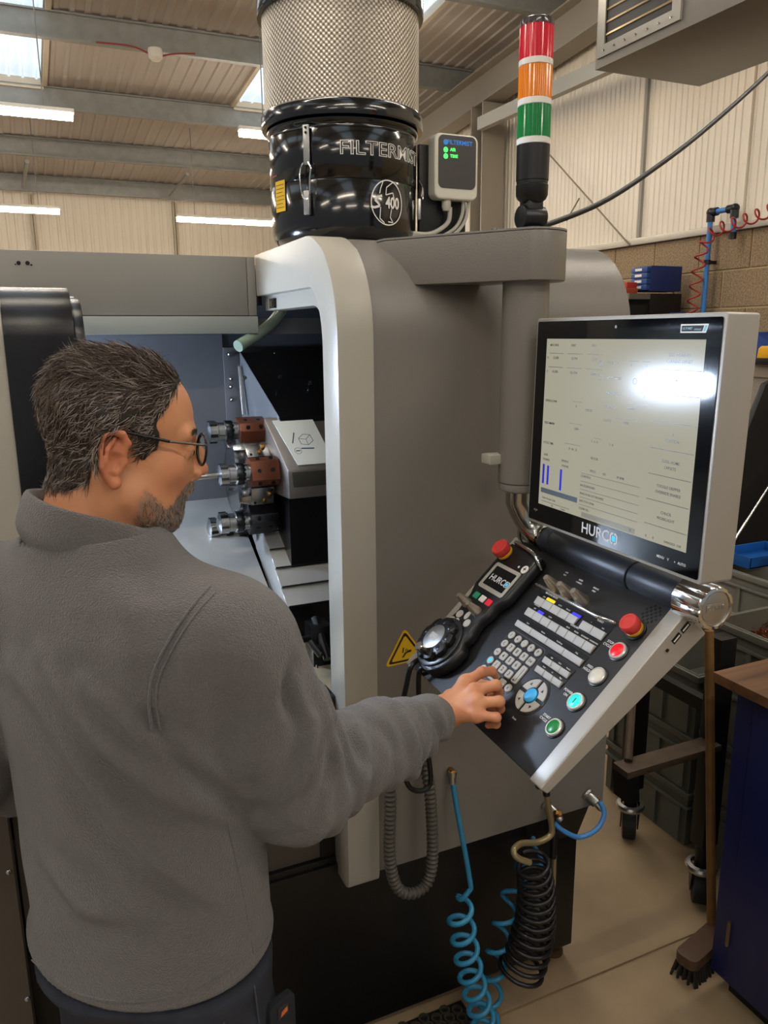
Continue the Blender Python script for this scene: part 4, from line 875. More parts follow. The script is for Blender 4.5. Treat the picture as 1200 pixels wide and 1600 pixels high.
# override knobs behind the guard rail
def oknob(F, par, r=13, h=34):
    vs = []; fs = []; n = 48; prof = [(r, 0), (r, h*.12), (r*.86, h*.3), (r*.55, h*.88), (r*.42, h), (.1, h)]
    for rr, z in prof:
        for k in range(n):
            a = 2*PI*k/n; q = rr*(1-(.16*max(0, math.cos(6*a))**2 if z > h*.15 else 0)); vs.append((q*math.cos(a), q*math.sin(a), z))
    for i in range(len(prof)-1):
        for k in range(n): fs.append((i*n+k, i*n+(k+1) % n, (i+1)*n+(k+1) % n, (i+1)*n+k))
    t = B(F); t.add(vs, fs); t.build('override_knob', M('knob_nickel', 'c0b6a6', .34, metal=.9), par, ang=45)
for a in (180, 222, 264): oknob(KF @ Matrix.Translation((a, 276, 0)), con)
t = B(KF); t.tube(spline([(146, 262, 0), (146, 260, 10), (150, 260, 16), (170, 260, 17)], 4)+spline([(330, 260, 17), (345, 261, 15), (360, 266, 8), (364, 268, 0)], 4), 3.4, 10); t.build('guard_rail', m_chrome, con, ang=60)
t = B()
for i in range(-3, 4):
    for j in range(-3, 4):
        if i*i+j*j < 13 and (abs(i)+abs(j)) % 2 == 0: t.box((409+i*5.2-1.6, 309+j*5.2-2.2, .02), (409+i*5.2+1.6, 309+j*5.2+2.2, .3), KF)
t.build('speaker_slots', m_dark, kp, smooth=False)

# ------------------------------------------------------------------ hand-held wheel pendant lying on the left of the panel
hand = thing('handwheel_pendant', 'hand held black pendant with jog wheel, red stop button and small display', 'remote control', KF @ Vector((75, 160, 5)))
KF0 = KF; KF = KF @ Matrix.Translation((-16, -4, 0)) @ Matrix.Diagonal((1, 1, .66, 1))
HC = 74
def hring(bb):
    # half widths along the body
    if bb > 205: return 62 if bb < 300 else 62-(bb-300)*.5
    if bb > 95: return 46+4*math.sin((bb-95)/9)*(1 if bb < 190 else 0)+max(0, (bb-175))*.5
    return math.sqrt(max(0, 64**2-(bb-68)**2))*.98 if bb < 95 else 46
bs_ = [6, 10, 18, 30, 45, 62, 80, 95, 102, 110, 118, 126, 134, 142, 150, 158, 166, 174, 182, 190, 198, 206, 214, 240, 280, 298, 308, 314]
vs = []; fs = []; prof = [(-1, .90, 3), (-1, 1., 10), (-1, 1.0, 26), (-1, .94, 36), (-1, .84, 40), (1, .84, 40), (1, .94, 36), (1, 1.0, 26), (1, 1., 10), (1, .90, 3)]
for bb in bs_:
    w = max(6, hring(bb))
    for s, k, z in prof: vs.append((HC+s*k*w, bb, z))
m_ = len(prof)
for i in range(len(bs_)-1):
    for k in range(m_): fs.append((i*m_+k, i*m_+(k+1) % m_, (i+1)*m_+(k+1) % m_, (i+1)*m_+k))
fs += [tuple(range(m_-1, -1, -1)), tuple(range((len(bs_)-1)*m_, len(bs_)*m_))]
t = B(KF); t.add(vs, fs); hbody = t.build('pendant_body', M('pendant_black', '141416', .36, bump=.15, bscale=700), hand, ang=40)
t = B(KF); t.prism(rrect(32, 203, 124, 266, 6, 4), 40, 42, 'z'); q = t.build('display_frame', m_silver_b, hand, bevel=.0006)
t = B(KF); t.prism(rrect(42, 212, 116, 258, 2, 2), 42, 42.6, 'z'); ds = t.build('display', M('display_black', '06080a', .1), q)
hurco(KF, 48, 232, 19, ds, z=42.7)
for a, c, nm in ((54, '1f7a5a', 'green_key'), (79, 'd9d6cf', 'white_key'), (103, 'd3263a', 'red_key')):
    t = B(KF); t.prism(rrect(a-9, 177, a+9, 191, 2, 2), 40, 43.5, 'z'); t.build(nm, M('pk_'+c, c, .4, emit=c if c != 'd9d6cf' else None, estr=.1), hand, bevel=.0006)
for a, bb in ((48, 160), (92, 156)): oknob(KF @ Matrix.Translation((a, bb, 40)), hand, 11, 46)
for a, bb, rx, ry in ((52, 134, 10, 9), (76, 140, 7, 10), (92, 127, 10, 9), (44, 117, 9, 6), (60, 119, 7, 7), (77, 112, 8, 7)):
    t = B(KF); t.prism([(a+rx*math.cos(k*PI/8), bb+ry*math.sin(k*PI/8)) for k in range(16)], 40, 42.5, 'z'); t.build('round_key', m_key, hand, bevel=.0006, seg=1)
CRK = (8, -34)
WF = KF @ Matrix.Translation((66, 66, 40))
t = B(); t.lathe([(56, 0), (56, 6), (52, 9)], 48, WF); t.build('wheel_ring', M('ring_dark', '26282b', .3), hand, ang=40)
vs = []; fs = []; n = 72; prof = [(47, 8), (49, 14), (48, 26), (40, 31), (26, 31)]
for r, z in prof:
    for k in range(n):
        a = 2*PI*k/n; rr = r-(7*max(0, math.cos(9*a))**2 if r > 44 else 0); vs.append((rr*math.cos(a), rr*math.sin(a), z))
for i in range(len(prof)-1):
    for k in range(n): fs.append((i*n+k, i*n+(k+1) % n, (i+1)*n+(k+1) % n, (i+1)*n+k))
t = B(WF); t.add(vs, fs); wh = t.build('jog_wheel', m_blackp, hand, ang=45)
for k in range(9):
    a = 2*PI*(k+.5)/9; t = B(WF); t.ball((36*math.cos(a), 36*math.sin(a), 29.5), (7, 7, 2.5), 12); t.build('finger_dimple', m_dark, wh)
t = B(WF); t.lathe([(27, 29), (27, 32.5), (25, 33.5), (.1, 33.6)], 36, WF); t.build('wheel_cap', m_brushed, wh, ang=40)
t = B(); t.box((-13, -7, 33.6), (13, 7, 34), WF); t.text('EUCH', 9, WF @ Matrix.Translation((0, -2, 34)), depth=.3, bold=.02); t.build('cap_lettering', m_silver_b, wh, smooth=False)
t = B(); t.lathe([(6, 30), (8, 34), (8.5, 50), (10, 56), (9, 60), (.1, 61)], 20, WF @ Matrix.Translation((CRK[0], CRK[1], 0))); t.build('crank_knob', m_chrome, wh, ang=40)
estop(KF @ Matrix.Translation((34, 289, 36)), hand, 19, 42)
t = B(KF); t.cyl((122, 276, 40), (122, 276, 43), 9, 20); q = t.build('plus_key', m_white, hand); t = B(); t.text('+', 16, KF @ Matrix.Translation((122, 276, 43.1)), depth=.2, bold=.03); t.build('legend', m_ink, q, smooth=False)
t = B(KF); t.cyl((100, 276, 40), (100, 276, 41), 2.5, 10); t.build('indicator_lamp', m_white, hand)
t = B(KF); t.tube(spline([(30, 318, 20), (40, 318, 44), (52, 318, 52), (110, 312, 54), (132, 306, 50), (140, 300, 36), (142, 296, 20)], 6), 3.6, 10); t.build('wire_handle', m_chrome, hand, ang=60)
KF = KF0
# its cable: two runs falling below the panel
m_cable = M('black_cable', '101011', .45)
w0 = KF @ Vector((14, 18, 9)); w1 = KF @ Vector((46, 6, 9))
t = B(); t.tube(spline([w0, at_y(643, 1040, 1.28), at_y(634, 1075, 1.30), at_y(628, 1110, 1.32), at_y(625, 1170, 1.33), at_y(640, 1230, 1.33), at_y(672, 1225, 1.33), at_y(664, 1150, 1.33), at_y(655, 1100, 1.32), at_y(655, 1050, 1.29), w1], 8), .0055, 10); t.build('cable', m_cable, hand, ang=60)
# ================================================================== hoses and cables at the lathe
m_bluehose = M('blue_air_hose', '2f7fa6', .28)
m_bluehose2 = M('blue_air_line', '3f7fc0', .3)
m_blkhose = M('black_coil_hose', '19181a', .35)
m_khaki = M('brass_hose_end', '9a8a66', .3, metal=.5)
h = thing('blue_air_hose', 'blue coiled air hose hanging from the lathe cover left of the black coil', 'hose', at_y(707, 1203, 1.40))
p = at_y(707, 1205, 1.405); b = B(); b.lathe([(.010, 0), (.010, -.012), (.007, -.014), (.008, -.03), (.006, -.032)], 12, Matrix.Translation(p)); b.build('hose_coupling', m_brushed, h)
b = B(); b.cyl(p+Vector((0, .015, -.004)), p+Vector((0, -.004, -.004)), .008, 12); b.build('coupling_stud', m_brass, h)
st = spline([p+Vector((0, 0, -.025)), at_y(715, 1270, 1.385), at_y(728, 1340, 1.37), at_y(736, 1388, 1.36)], 8)
ax = spline([at_y(716, 1402, 1.36), at_y(722, 1450, 1.355), at_y(735, 1520, 1.35), at_y(752, 1585, 1.35), at_y(760, 1640, 1.35)], 8)
cl_ = coil(ax, lambda s: .028, 8.5, 18, ph=.6)
b = B(); b.tube(st[:-1]+spline([st[-1], (st[-1]+cl_[3])/2+Vector((.004, -.006, -.012)), cl_[6]], 5)[0:]+cl_[7:], .0062, 10); b.build('hose', m_bluehose, h, ang=70)
h = thing('blue_air_line', 'blue air line looping from the right coupling into a loose coil behind the black hose', 'hose', at_y(940, 1255, 1.38))
s1 = [at_y(937, 1252, 1.375), at_y(944, 1272, 1.36), at_y(932, 1296, 1.355), at_y(905, 1308, 1.36), at_y(880, 1298, 1.37), at_y(866, 1286, 1.38)]
b = B(); b.tube(spline(s1, 8), .0062, 10); b.build('supply_run', m_bluehose2, h, ang=70)
ax = spline([at_y(846, 1318, 1.43), at_y(815, 1370, 1.425), at_y(793, 1420, 1.41), at_y(775, 1500, 1.40), at_y(762, 1600, 1.39), at_y(758, 1650, 1.39)], 8)
b = B(); b.tube(coil(ax, lambda s: .025, 8, 18, 1.), .006, 10); b.build('coil', m_bluehose, h, ang=70)
h = thing('black_coil_hose', 'thick black coiled hose with brass upper end hanging below the console corner', 'hose', at_y(855, 1235, 1.3))
b = B(); b.tube(spline([at_y(853, 1233, 1.33), at_y(857, 1262, 1.335), at_y(862, 1290, 1.34), at_y(860, 1305, 1.34), at_y(840, 1316, 1.34), at_y(815, 1318, 1.335), at_y(803, 1328, 1.32), at_y(808, 1340, 1.31), at_y(828, 1348, 1.305)], 7), .0075, 12); b.build('brass_end', m_khaki, h, ang=70)
b = B(); b.cyl(at_y(852, 1224, 1.33), at_y(854, 1242, 1.33), .0085, 12); b.build('end_sleeve', m_blackp, h)
b = B(); b.tube(spline([at_y(866, 1300, 1.37), at_y(864, 1340, 1.37)], 3), .008, 10); b.build('joint_sleeve', m_blackp, h)
b = B(); b.tube(spline([at_y(866, 1336, 1.37), at_y(864, 1390, 1.37), at_y(858, 1425, 1.37)], 5), .006, 10); b.build('brass_tail', m_khaki, h, ang=70)
ax = spline([at_y(832, 1345, 1.34), at_y(838, 1390, 1.34), at_y(836, 1440, 1.345), at_y(824, 1490, 1.35), at_y(812, 1520, 1.355)], 8)
b = B(); b.tube(coil(ax, lambda s: .036+.017*s, 13, 22, 2.2), .0058, 10); b.build('coil', m_blkhose, h, ang=70)
h = thing('corrugated_conduit', 'grey ribbed cable conduit hanging in a loop below the sleeve', 'conduit', at_y(640, 1400, 1.38))
pts = spline([at_y(640, 1120, 1.41), at_y(612, 1200, 1.39), at_y(610, 1262, 1.375), at_y(609, 1340, 1.37), at_y(620, 1385, 1.365), at_y(643, 1396, 1.36), at_y(668, 1378, 1.365), at_y(676, 1330, 1.37), at_y(672, 1240, 1.38), at_y(664, 1190, 1.40), at_y(664, 1150, 1.415)], 60)
L = 0; rr = []; out = []
for i, q in enumerate(pts):
    if i: L += (q-pts[i-1]).length
    rr.append(.0122+.0018*math.sin(L*2*PI/.0105)); out.append(q)
b = B(); b.tube(out, rr, 14); b.build('conduit', M('conduit_grey', '4b4640', .5), h, ang=80)
h = tag((lambda b: (b.tube(spline([(.93, 1.50, 1.886), at_y(880, 342, 1.55), at_y(950, 311, 1.58), at_y(1020, 265, 1.62), at_y(1100, 204, 1.68), at_y(1200, 114, 1.76), at_y(1290, 20, 1.85), (2.28, 1.95, 3.5), (2.32, 2.0, 4.28)], 10), .0062, 10), b)[1])(B()).build('overhead_cable', m_cable, ang=70), 'black power cable sweeping from the lathe top up to the roof', 'cable')
# rubber ring mat
mt = B(); mt.box((.44, .62, 0), (.87, 1.478, .006)); mat_ = mt.build('rubber_mat', M('mat_rubber', '16140f', .7)); tag(mat_, 'black rubber ring mat on floor in front of the lathe base', 'mat')
b = B()
for i in range(14):
    for j in range(10):
        c = (.46+.0295*i, 1.465-.0255*j-(.0128 if i % 2 else 0), .006)
        b.lathe([(.014, 0), (.014, .007), (.010, .007), (.010, 0)], 12, Matrix.Translation(c), cap=False)
q = b.build('mat_rings', M('mat_ring', '3a342a', .6), mat_, ang=40); q['kind'] = 'stuff'

# ================================================================== blue cabinet with wooden top
m_navy = M('navy_steel', '141c4e', .38, bump=.15, bscale=500)
cab = thing('tool_cabinet', 'dark blue steel cabinet with worn wooden bench top at the right edge', 'cabinet', (1.8, .9, 0))
b = B(); b.box((1.49, .45, .06), (2.2, 1.245, .862)); b.build('body', m_navy, cab, bevel=.003)
b = B(); b.box((1.484, .47, .075), (1.4895, 1.192, .845)); q = b.build('door', m_navy, cab, bevel=.002)
pz_ = at_x(1137, 1460, 1.48); b = B(); b.cyl((1.482, 1.195, pz_.z-.035), (1.482, 1.195, pz_.z+.035), .005, 10); b.build('hinge', M('worn_hinge', '7a6a55', .4, metal=.8), q)
b = B(); b.box((1.53, .48, 0), (2.18, 1.215, .06)); b.build('plinth', m_black, cab)
m_wood = M('worn_wood', '7a5638', .55, var=.6, vscale=5, col2='4a2f1c', bump=.3, bscale=40)
_n = m_wood.node_tree.nodes
for n_ in _n:
    if n_.type == 'TEX_NOISE':
        mp = m_wood.node_tree.nodes.new('ShaderNodeMapping'); mp.inputs['Scale'].default_value = (.35, 3.5, 3.5)
        lk = n_.inputs['Vector'].links[0]; s_ = lk.from_socket; m_wood.node_tree.links.new(s_, mp.inputs[0]); m_wood.node_tree.links.new(mp.outputs[0], n_.inputs['Vector'])
b = B(); b.box((1.455, .42, .862), (2.25, 1.292, .888)); b.build('bench_top', m_wood, cab, bevel=.003)
# broom leaning behind the cabinet
br = thing('broom', 'wooden handled broom standing behind the blue cabinet with brown head on floor', 'broom', at_z(1110, 1505, .03))
m_hand = M('handle_wood', '7b5a2e', .5, var=.3, vscale=20)
hp = Vector((1.60, 1.345, .06)); b = B(); b.cyl(hp, at_y(1108, 985, 1.46), .0125, 14); b.build('handle', m_hand, br)
X = Matrix.Translation((1.575, 1.320, 0)) @ Matrix.Rotation(math.radians(14), 4, 'Z')
b = B(X); b.prism(rrect(-.14, -.032, .14, .032, .022, 5), .045, .078, 'z'); b.build('head', M('brush_brown', '4b3524', .5), br, bevel=.006)
b = B(X)
for i in range(26):
    for j in range(5):
        x = -.13+i*.0104; y = -.026+j*.013; b.cyl((x, y, .046), (x*1.05+random.uniform(-.006, .006), y*1.4+random.uniform(-.004, .004), .0), .004, 5)
q = b.build('bristles', M('bristle_dark', '1d1712', .8), br); q['kind'] = 'stuff'

# black trolley frame on castors
m_frame = M('trolley_black', '0c0b0a', .5)
trl = thing('trolley_frame', 'black steel trolley frame on two castors between the lathe and blue cabinet', 'trolley', (1.73, 1.65, 0))
m_rust = M('dusty_steel', '5a4a3c', .6, metal=.4, var=.3, vscale=20)
def castor(x, y, r=.05):
    X = Matrix.Translation((x, y, 0)) @ Matrix.Rotation(math.radians(-40), 4, 'Z')
    b = B(X); b.cyl((-.022, 0, r), (.022, 0, r), r, 28); b.build('castor_wheel', M('castor_rubber', '191817', .6), trl, bevel=.006)
    b = B(); b.lathe([(.040, r*2+.010), (.046, r*2+.014), (.048, r*2+.022), (.044, r*2+.030), (.032, r*2+.032)], 28, Matrix.Translation((x, y, 0)), cap=False); b.build('castor_race', m_brushed, trl)
    for s in (-1, 1):
        b = B(X); b.add([(s*.026, -.012, r-.01), (s*.030, -.012, r-.01), (s*.030, .012, r-.01), (s*.026, .012, r-.01), (s*.026, -.036, r*2+.014), (s*.030, -.036, r*2+.014), (s*.030, .036, r*2+.014), (s*.026, .036, r*2+.014)], [(0, 3, 2, 1), (4, 5, 6, 7), (0, 1, 5, 4), (1, 2, 6, 5), (2, 3, 7, 6), (3, 0, 4, 7)]); b.build('castor_fork', m_tooldark, trl)
    b = B(); b.cyl((x, y, r*2+.02), (x, y, r*2+.11), .021, 18); b.build('castor_stem', m_frame, trl)
castor(1.735, 1.835); castor(1.715, 1.50)
for (x, y, z0) in ((1.735, 1.835, .19), (1.715, 1.50, .20)):
    b = B(); b.box((x-.03, y-.025, z0), (x+.03, y+.025, .86)); b.build('leg', m_frame, trl, bevel=.003)
b = B(); b.box((1.36, 1.455, .528), (1.70, 1.515, .548)); b.build('cross_bar', m_rust, trl, bevel=.002)
b = B(); b.add([(1.36, 1.457, .53), (1.37, 1.457, .45), (1.37, 1.515, .45), (1.36, 1.515, .53), (1.40, 1.457, .53), (1.41, 1.457, .45), (1.41, 1.515, .45), (1.40, 1.515, .53)], [(0, 1, 2, 3), (4, 7, 6, 5), (0, 4, 5, 1), (1, 5, 6, 2), (2, 6, 7, 3), (3, 7, 4, 0)]); b.build('bar_bracket', m_frame, trl)
b = B(); b.box((1.72, 1.53, .60), (1.75, 1.81, .64)); b.build('side_bar', m_frame, trl)
b = B(); b.cyl((1.40, 1.50, .55), (1.70, 1.82, .80), .012, 8); b.build('diagonal_stay', m_rust, trl)
p = at_y(1112, 1280, 1.49); b = B(); b.cyl((1.755, 1.50, .19), (1.755, 1.50, .27), .007, 10); b.build('threaded_stud', m_brushed, trl)
# grey stacking crates
m_crate = M('crate_grey_green', '5f6056', .5, var=.2, vscale=6)
def crate(x0, y0, z0, wx, wy, hh, label, group='grey stacking crates', mat=None):
    mt = mat or m_crate
    C = thing('stacking_crate', label, 'crate', (x0+wx/2, y0+wy/2, z0), group)
    b = B(); t = .006
    b.box((x0, y0, z0), (x0+wx, y0+wy, z0+t))
    b.box((x0, y0, z0+t), (x0+t, y0+wy, z0+hh)); b.box((x0+wx-t, y0, z0+t), (x0+wx, y0+wy, z0+hh)); b.box((x0+t, y0, z0+t), (x0+wx-t, y0+t, z0+hh)); b.box((x0+t, y0+wy-t, z0+t), (x0+wx-t, y0+wy, z0+hh))
    b.build('shell', mt, C)
    b = B(); e = .012
    for za, zc in ((z0+hh-.022, z0+hh-.001), (z0+hh-.062, z0+hh-.052)):
        b.box((x0-e, y0-e, za), (x0-.0005, y0+wy+e, zc)); b.box((x0+wx+.0005, y0-e, za), (x0+wx+e, y0+wy+e, zc)); b.box((x0-.0005, y0-e, za), (x0+wx+.0005, y0-.0005, zc)); b.box((x0-.0005, y0+wy+.0005, za), (x0+wx+.0005, y0+wy+e, zc))
    b.build('rim', mt, C, bevel=.002)
    for i in range(4):
        y = y0+.03+(wy-.06)*i/3
        b = B(); b.box((x0-.009, y-.008, z0+.01), (x0-.0004, y+.008, z0+hh-.063)); b.build('rib', mt, C)
    return C
crate(1.87, 1.715, 0, .56, .40, .20, 'bottom grey crate of the stack behind the left trolley leg')
crate(1.87, 1.715, .20, .56, .40, .20, 'middle grey crate of the stack behind the left trolley leg')
crate(1.87, 1.715, .40, .56, .40, .22, 'top grey crate of the stack behind the left trolley leg')
crate(1.89, 1.29, 0, .56, .40, .22, 'bottom grey crate of the stack behind the broom handle')
crate(1.89, 1.29, .22, .56, .40, .22, 'second lowest grey crate of the stack behind the broom handle')
crate(1.89, 1.29, .44, .56, .40, .215, 'third grey crate up in the stack behind the broom handle')
crate(1.89, 1.29, .655, .56, .40, .165, 'grey crate full of copper swarf beside the chrome knob')
b = B()
for k in range(900):
    x = random.uniform(1.91, 2.42); y = random.uniform(1.31, 1.67); z = .745+.06*math.exp(-((x-2.15)**2+(y-1.48)**2)/.04)+random.uniform(-.01, .012)
    a = random.uniform(0, 6.3); e = random.uniform(-.5, .5); l = random.uniform(.006, .013); d = Vector((math.cos(a)*l, math.sin(a)*l, e*l)); c = Vector((x, y, z))
    b.tube([c-d, c+Vector((d.y*.5, -d.x*.5, .003)), c+d], random.uniform(.001, .0022), 4)
b.box((1.90, 1.30, .70), (2.44, 1.68, .742))
tag(b.build('copper_swarf_heap', M('copper_swarf', '9c5a40', .3, metal=.85, var=.5, vscale=60)), 'heap of bright copper swarf filling the grey crate by the knob', 'swarf', kind='stuff')
crate(2.50, 1.75, .0, .5, .58, .48, 'tall grey bin with ribbed wall standing behind the swarf crate', mat=M('crate_pale', '74726a', .5))
crate(2.50, 1.75, .48, .5, .58, .285, 'pale grey crate behind the swarf crate, below the blue tray', mat=M('crate_pale', '74726a', .5))
tr2 = thing('parts_tray', 'shallow blue plastic tray behind the screen corner', 'tray', (2.7, 2.1, .766))
X0, Y0, Z0, XL, YL, ZL = 2.56, 2.14, .766, .28, .17, .045
b = B(); b.box((X0, Y0, Z0), (X0+XL, Y0+YL, Z0+.006))
for a_, c_ in (((X0, Y0, Z0), (X0+.006, Y0+YL, Z0+ZL)), ((X0+XL-.006, Y0, Z0), (X0+XL, Y0+YL, Z0+ZL)), ((X0, Y0, Z0), (X0+XL, Y0+.006, Z0+ZL)), ((X0, Y0+YL-.006, Z0), (X0+XL, Y0+YL, Z0+ZL))): b.box(a_, c_)
b.build('tray_shell', M('bin_blue', '16539a', .4), tr2, bevel=.001)
b = B(); b.ball((2.76, 1.88, .79), (.13, .09, .05), 16); 
for v in range(len(b.v)): b.v[v] += Vector((random.uniform(-.012, .012), random.uniform(-.012, .012), random.uniform(-.008, .008)))
tag(b.build('plastic_bag', M('clear_bag', 'b9ae9f', .35, trans=.3)), 'crumpled clear plastic bag lying below the blue tray', 'bag')
# speckled divider with bin on top, dark board, rod
dv = thing('bench_divider', 'grey speckled divider panel with beige top rail behind the screen', 'divider', (3.42, 2.4, 0))
m_speck = M('speckled_grey', 'b0a99e', .7, var=.6, vscale=240, col2='6d675f')
b = B(); b.box((3.40, 1.6, .0), (3.44, 3.12, 1.465)); b.build('panel', m_speck, dv)
b = B(); b.box((3.385, 1.59, 1.465), (3.47, 3.13, 1.53)); b.build('top_rail', M('rail_beige', '9a8d80', .5), dv, bevel=.003)
bn = thing('parts_bin', 'blue open fronted parts bin on the divider behind the screen', 'bin', (3.45, 2.8, 1.53))
b = B()
b.add([(2.56, 2.12, 1.60), (2.56, 2.36, 1.60), (2.80, 2.36, 1.60), (2.80, 2.12, 1.60), (2.54, 2.10, 1.68), (2.56, 2.38, 1.735), (2.82, 2.38, 1.735), (2.80, 2.10, 1.70)], [(0, 1, 2, 3), (0, 4, 5, 1), (1, 5, 6, 2), (2, 6, 7, 3), (3, 7, 4, 0)], Matrix.Translation((.80, .54, -.046))); b.build('shell', M('bin_navy', '1d3f86', .4), bn, smooth=False)
for z in (1.625, 1.655): b = B(); b.box((3.348, 2.67, z-.046), (3.356, 2.89, z-.04)); b.build('rib', M('bin_navy', '1d3f86', .4), bn)
b = B(); b.box((3.34, 2.60, 1.53), (3.62, 2.94, 1.553)); b.build('base_tray', m_blackp, bn, bevel=.002)
cp = thing('yellow_clamp', 'small yellow and black clamp in front of the blue bin', 'clamp', (3.35, 2.7, 1.53))
c0 = at_x(1194, 553, 3.28); b = B(); b.prism([(c0.y-.06, c0.z-.02), (c0.y+.025, c0.z-.022), (c0.y+.02, c0.z+.025), (c0.y+.005, c0.z+.038), (c0.y-.06, c0.z+.036)], 3.26, 3.30, 'x'); b.build('jaw', M('clamp_yellow', 'e0a512', .4), cp, bevel=.004)
b = B(); b.box((3.258, c0.y-.06, c0.z-.045), (3.335, c0.y+.03, c0.z-.018)); b.build('grip', m_blackp, cp, bevel=.004)
YBD = 2.56
b = B(); q = [at_y(1197, 600, YBD), at_y(1144, 735, YBD), at_y(1138, 880, YBD), Vector((2.98, YBD, 0)), Vector((3.36, YBD, 0)), Vector((3.36, YBD, at_y(1230, 560, YBD).z))]
b.prism([(p.x, p.z) for p in q], YBD, YBD+.03, 'y'); tag(b.build('dark_board', M('board_black', '0d0c0d', .45), bevel=.002), 'black slanted board leaning between the screen and speckled divider', 'board')
r0 = at_y(1136, 862, 2.44); r1 = at_y(1215, 738, 2.52); d_ = (r1-r0).normalized()
b = B(); b.cyl(r0-d_*.12, r1, .006, 8); tag(b.build('steel_rod', m_brushed), 'thin steel rod leaning diagonally behind the screen edge', 'rod')

# ================================================================== far wall items
cb = thing('drawer_cabinet', 'blue small parts drawer cabinet with white labels on a black cupboard', 'drawers', (3.77, 4.08, 1.945))
b = B(); b.box((3.655, 4.0, 1.945), (3.91, 4.16, 2.10)); b.build('case', M('case_navy', '1c2f66', .45), cb, bevel=.003)
for k in range(4):
    z = 1.953+k*.036; b = B(); b.box((3.625, 4.005, z), (3.6545, 4.15, z+.032)); q = b.build('drawer', M('drawer_blue', '2a4a86', .4), cb, bevel=.002)
    b = B(); b.box((3.622, 4.05, z+.009), (3.6255, 4.11, z+.024)); b.build('drawer_label', m_white, q)
cup = thing('storage_cupboard', 'black cupboard with open shelf against the block wall', 'cupboard', (3.77, 4.2, 0))
b = B(); b.box((3.66, 4.0, 0), (3.92, 4.42, 1.93)); b.build('carcass', M('cup_black', '1a1613', .5), cup)
b = B(); b.box((3.50, 4.02, 0), (3.66, 4.42, 1.86)); b.build('shelf_unit', M('cup_dark', '15110e', .6), cup)
b = B(); b.box((3.49, 4.0, 1.895), (3.66, 4.44, 1.93)); b.build('top_shelf', M('shelf_grey', '6a6258', .5), cup)
b = B(); b.box((3.492, 4.06, 1.76), (3.50, 4.16, 1.86)); q = b.build('shelf_drawer', M('drawer_blue', '2a4a86'), cup)
for z in (1.79, 1.83): b = B(); b.box((3.488, 4.08, z), (3.493, 4.13, z+.014)); b.build('drawer_label', m_white, q)
b = B(); b.box((3.50, 4.05, 1.931), (3.60, 4.25, 1.965)); tag(b.build('orange_box', M('box_orange', 'a5482c', .5), bevel=.003), 'orange flat box on the cupboard left of the blue drawers', 'box')
b = B(); b.box((3.52, 4.06, 1.966), (3.60, 4.24, 2.0)); tag(b.build('red_box', M('box_red', 'b0302c', .5), bevel=.003), 'small red box stacked on the orange box by the drawers', 'box')
# blue compressed air pipe with black elbows
m_pipe = M('pipe_blue', '3f7fc4', .35)
pp = thing('air_pipe', 'blue compressed air pipe with black elbows bent over the block wall', 'pipe', at_x(1095, 490, 3.93))
A = at_x(1096, 520, 3.93); Bp = at_x(1111, 332, 3.93); Cp = at_x(1148, 330, 3.93); Dp = at_x(1150, 362, 3.93); A.y = Bp.y; Cp.z = Bp.z; Dp.y = Cp.y
A.z = 1.2
for p_, q_ in ((A, Bp), (Bp, Cp), (Cp, Dp)): b = B(); b.cyl(p_, q_, .016, 14); b.build('pipe_run', m_pipe, pp)
for e in (Bp, Cp):
    b = B(); b.ball(e, .028, 14); d = Vector((0, -1 if e is Bp else 1, 0)); b.cyl(e, e+d*.05, .025, 14); b.cyl(e, e+Vector((0, 0, -.055)), .025, 14); b.build('elbow', m_blackp, pp)
b = B(); b.cyl(Dp, Dp+Vector((0, 0, -.04)), .022, 12); b.build('end_socket', m_blackp, pp)
pc = at_x(1104, 410, 3.93); b = B(); b.cyl((3.93, A.y, pc.z-.014), (3.93, A.y, pc.z+.014), .022, 14); b.box((3.93, A.y-.012, pc.z-.01), (3.998, A.y+.012, pc.z+.01)); b.build('pipe_clip', m_blackp, pp)
ax = spline([at_x(1076, 520, 3.88), at_x(1083, 470, 3.88), at_x(1091, 420, 3.88), at_x(1099, 385, 3.87), at_x(1115, 362, 3.86), at_x(1145, 350, 3.85), at_x(1180, 338, 3.84), at_x(1230, 318, 3.82)], 8)
b = B(); b.tube(coil(ax, lambda s: .034, 13.5, 18), .0055, 8); tag(b.build('red_coil_hose', M('red_hose', 'a5302a', .4), ang=70), 'thin red coiled air hose winding around the blue wall pipe', 'hose')
for u, v in ((1068, 487), (1103, 487)):
    p = at_x(u, v, 3.9); b = B(); b.box((p.x-.07, p.y-.05, p.z-.10), (p.x+.05, p.y+.05, p.z-.005)); tag(b.build('wall_bin', M('bin_navy', '1d3f86'), bevel=.004), 'small blue bin under the red coil, %s' % ('left of the blue pipe' if u < 1080 else 'below the blue pipe'), 'bin', 'blue wall bins')
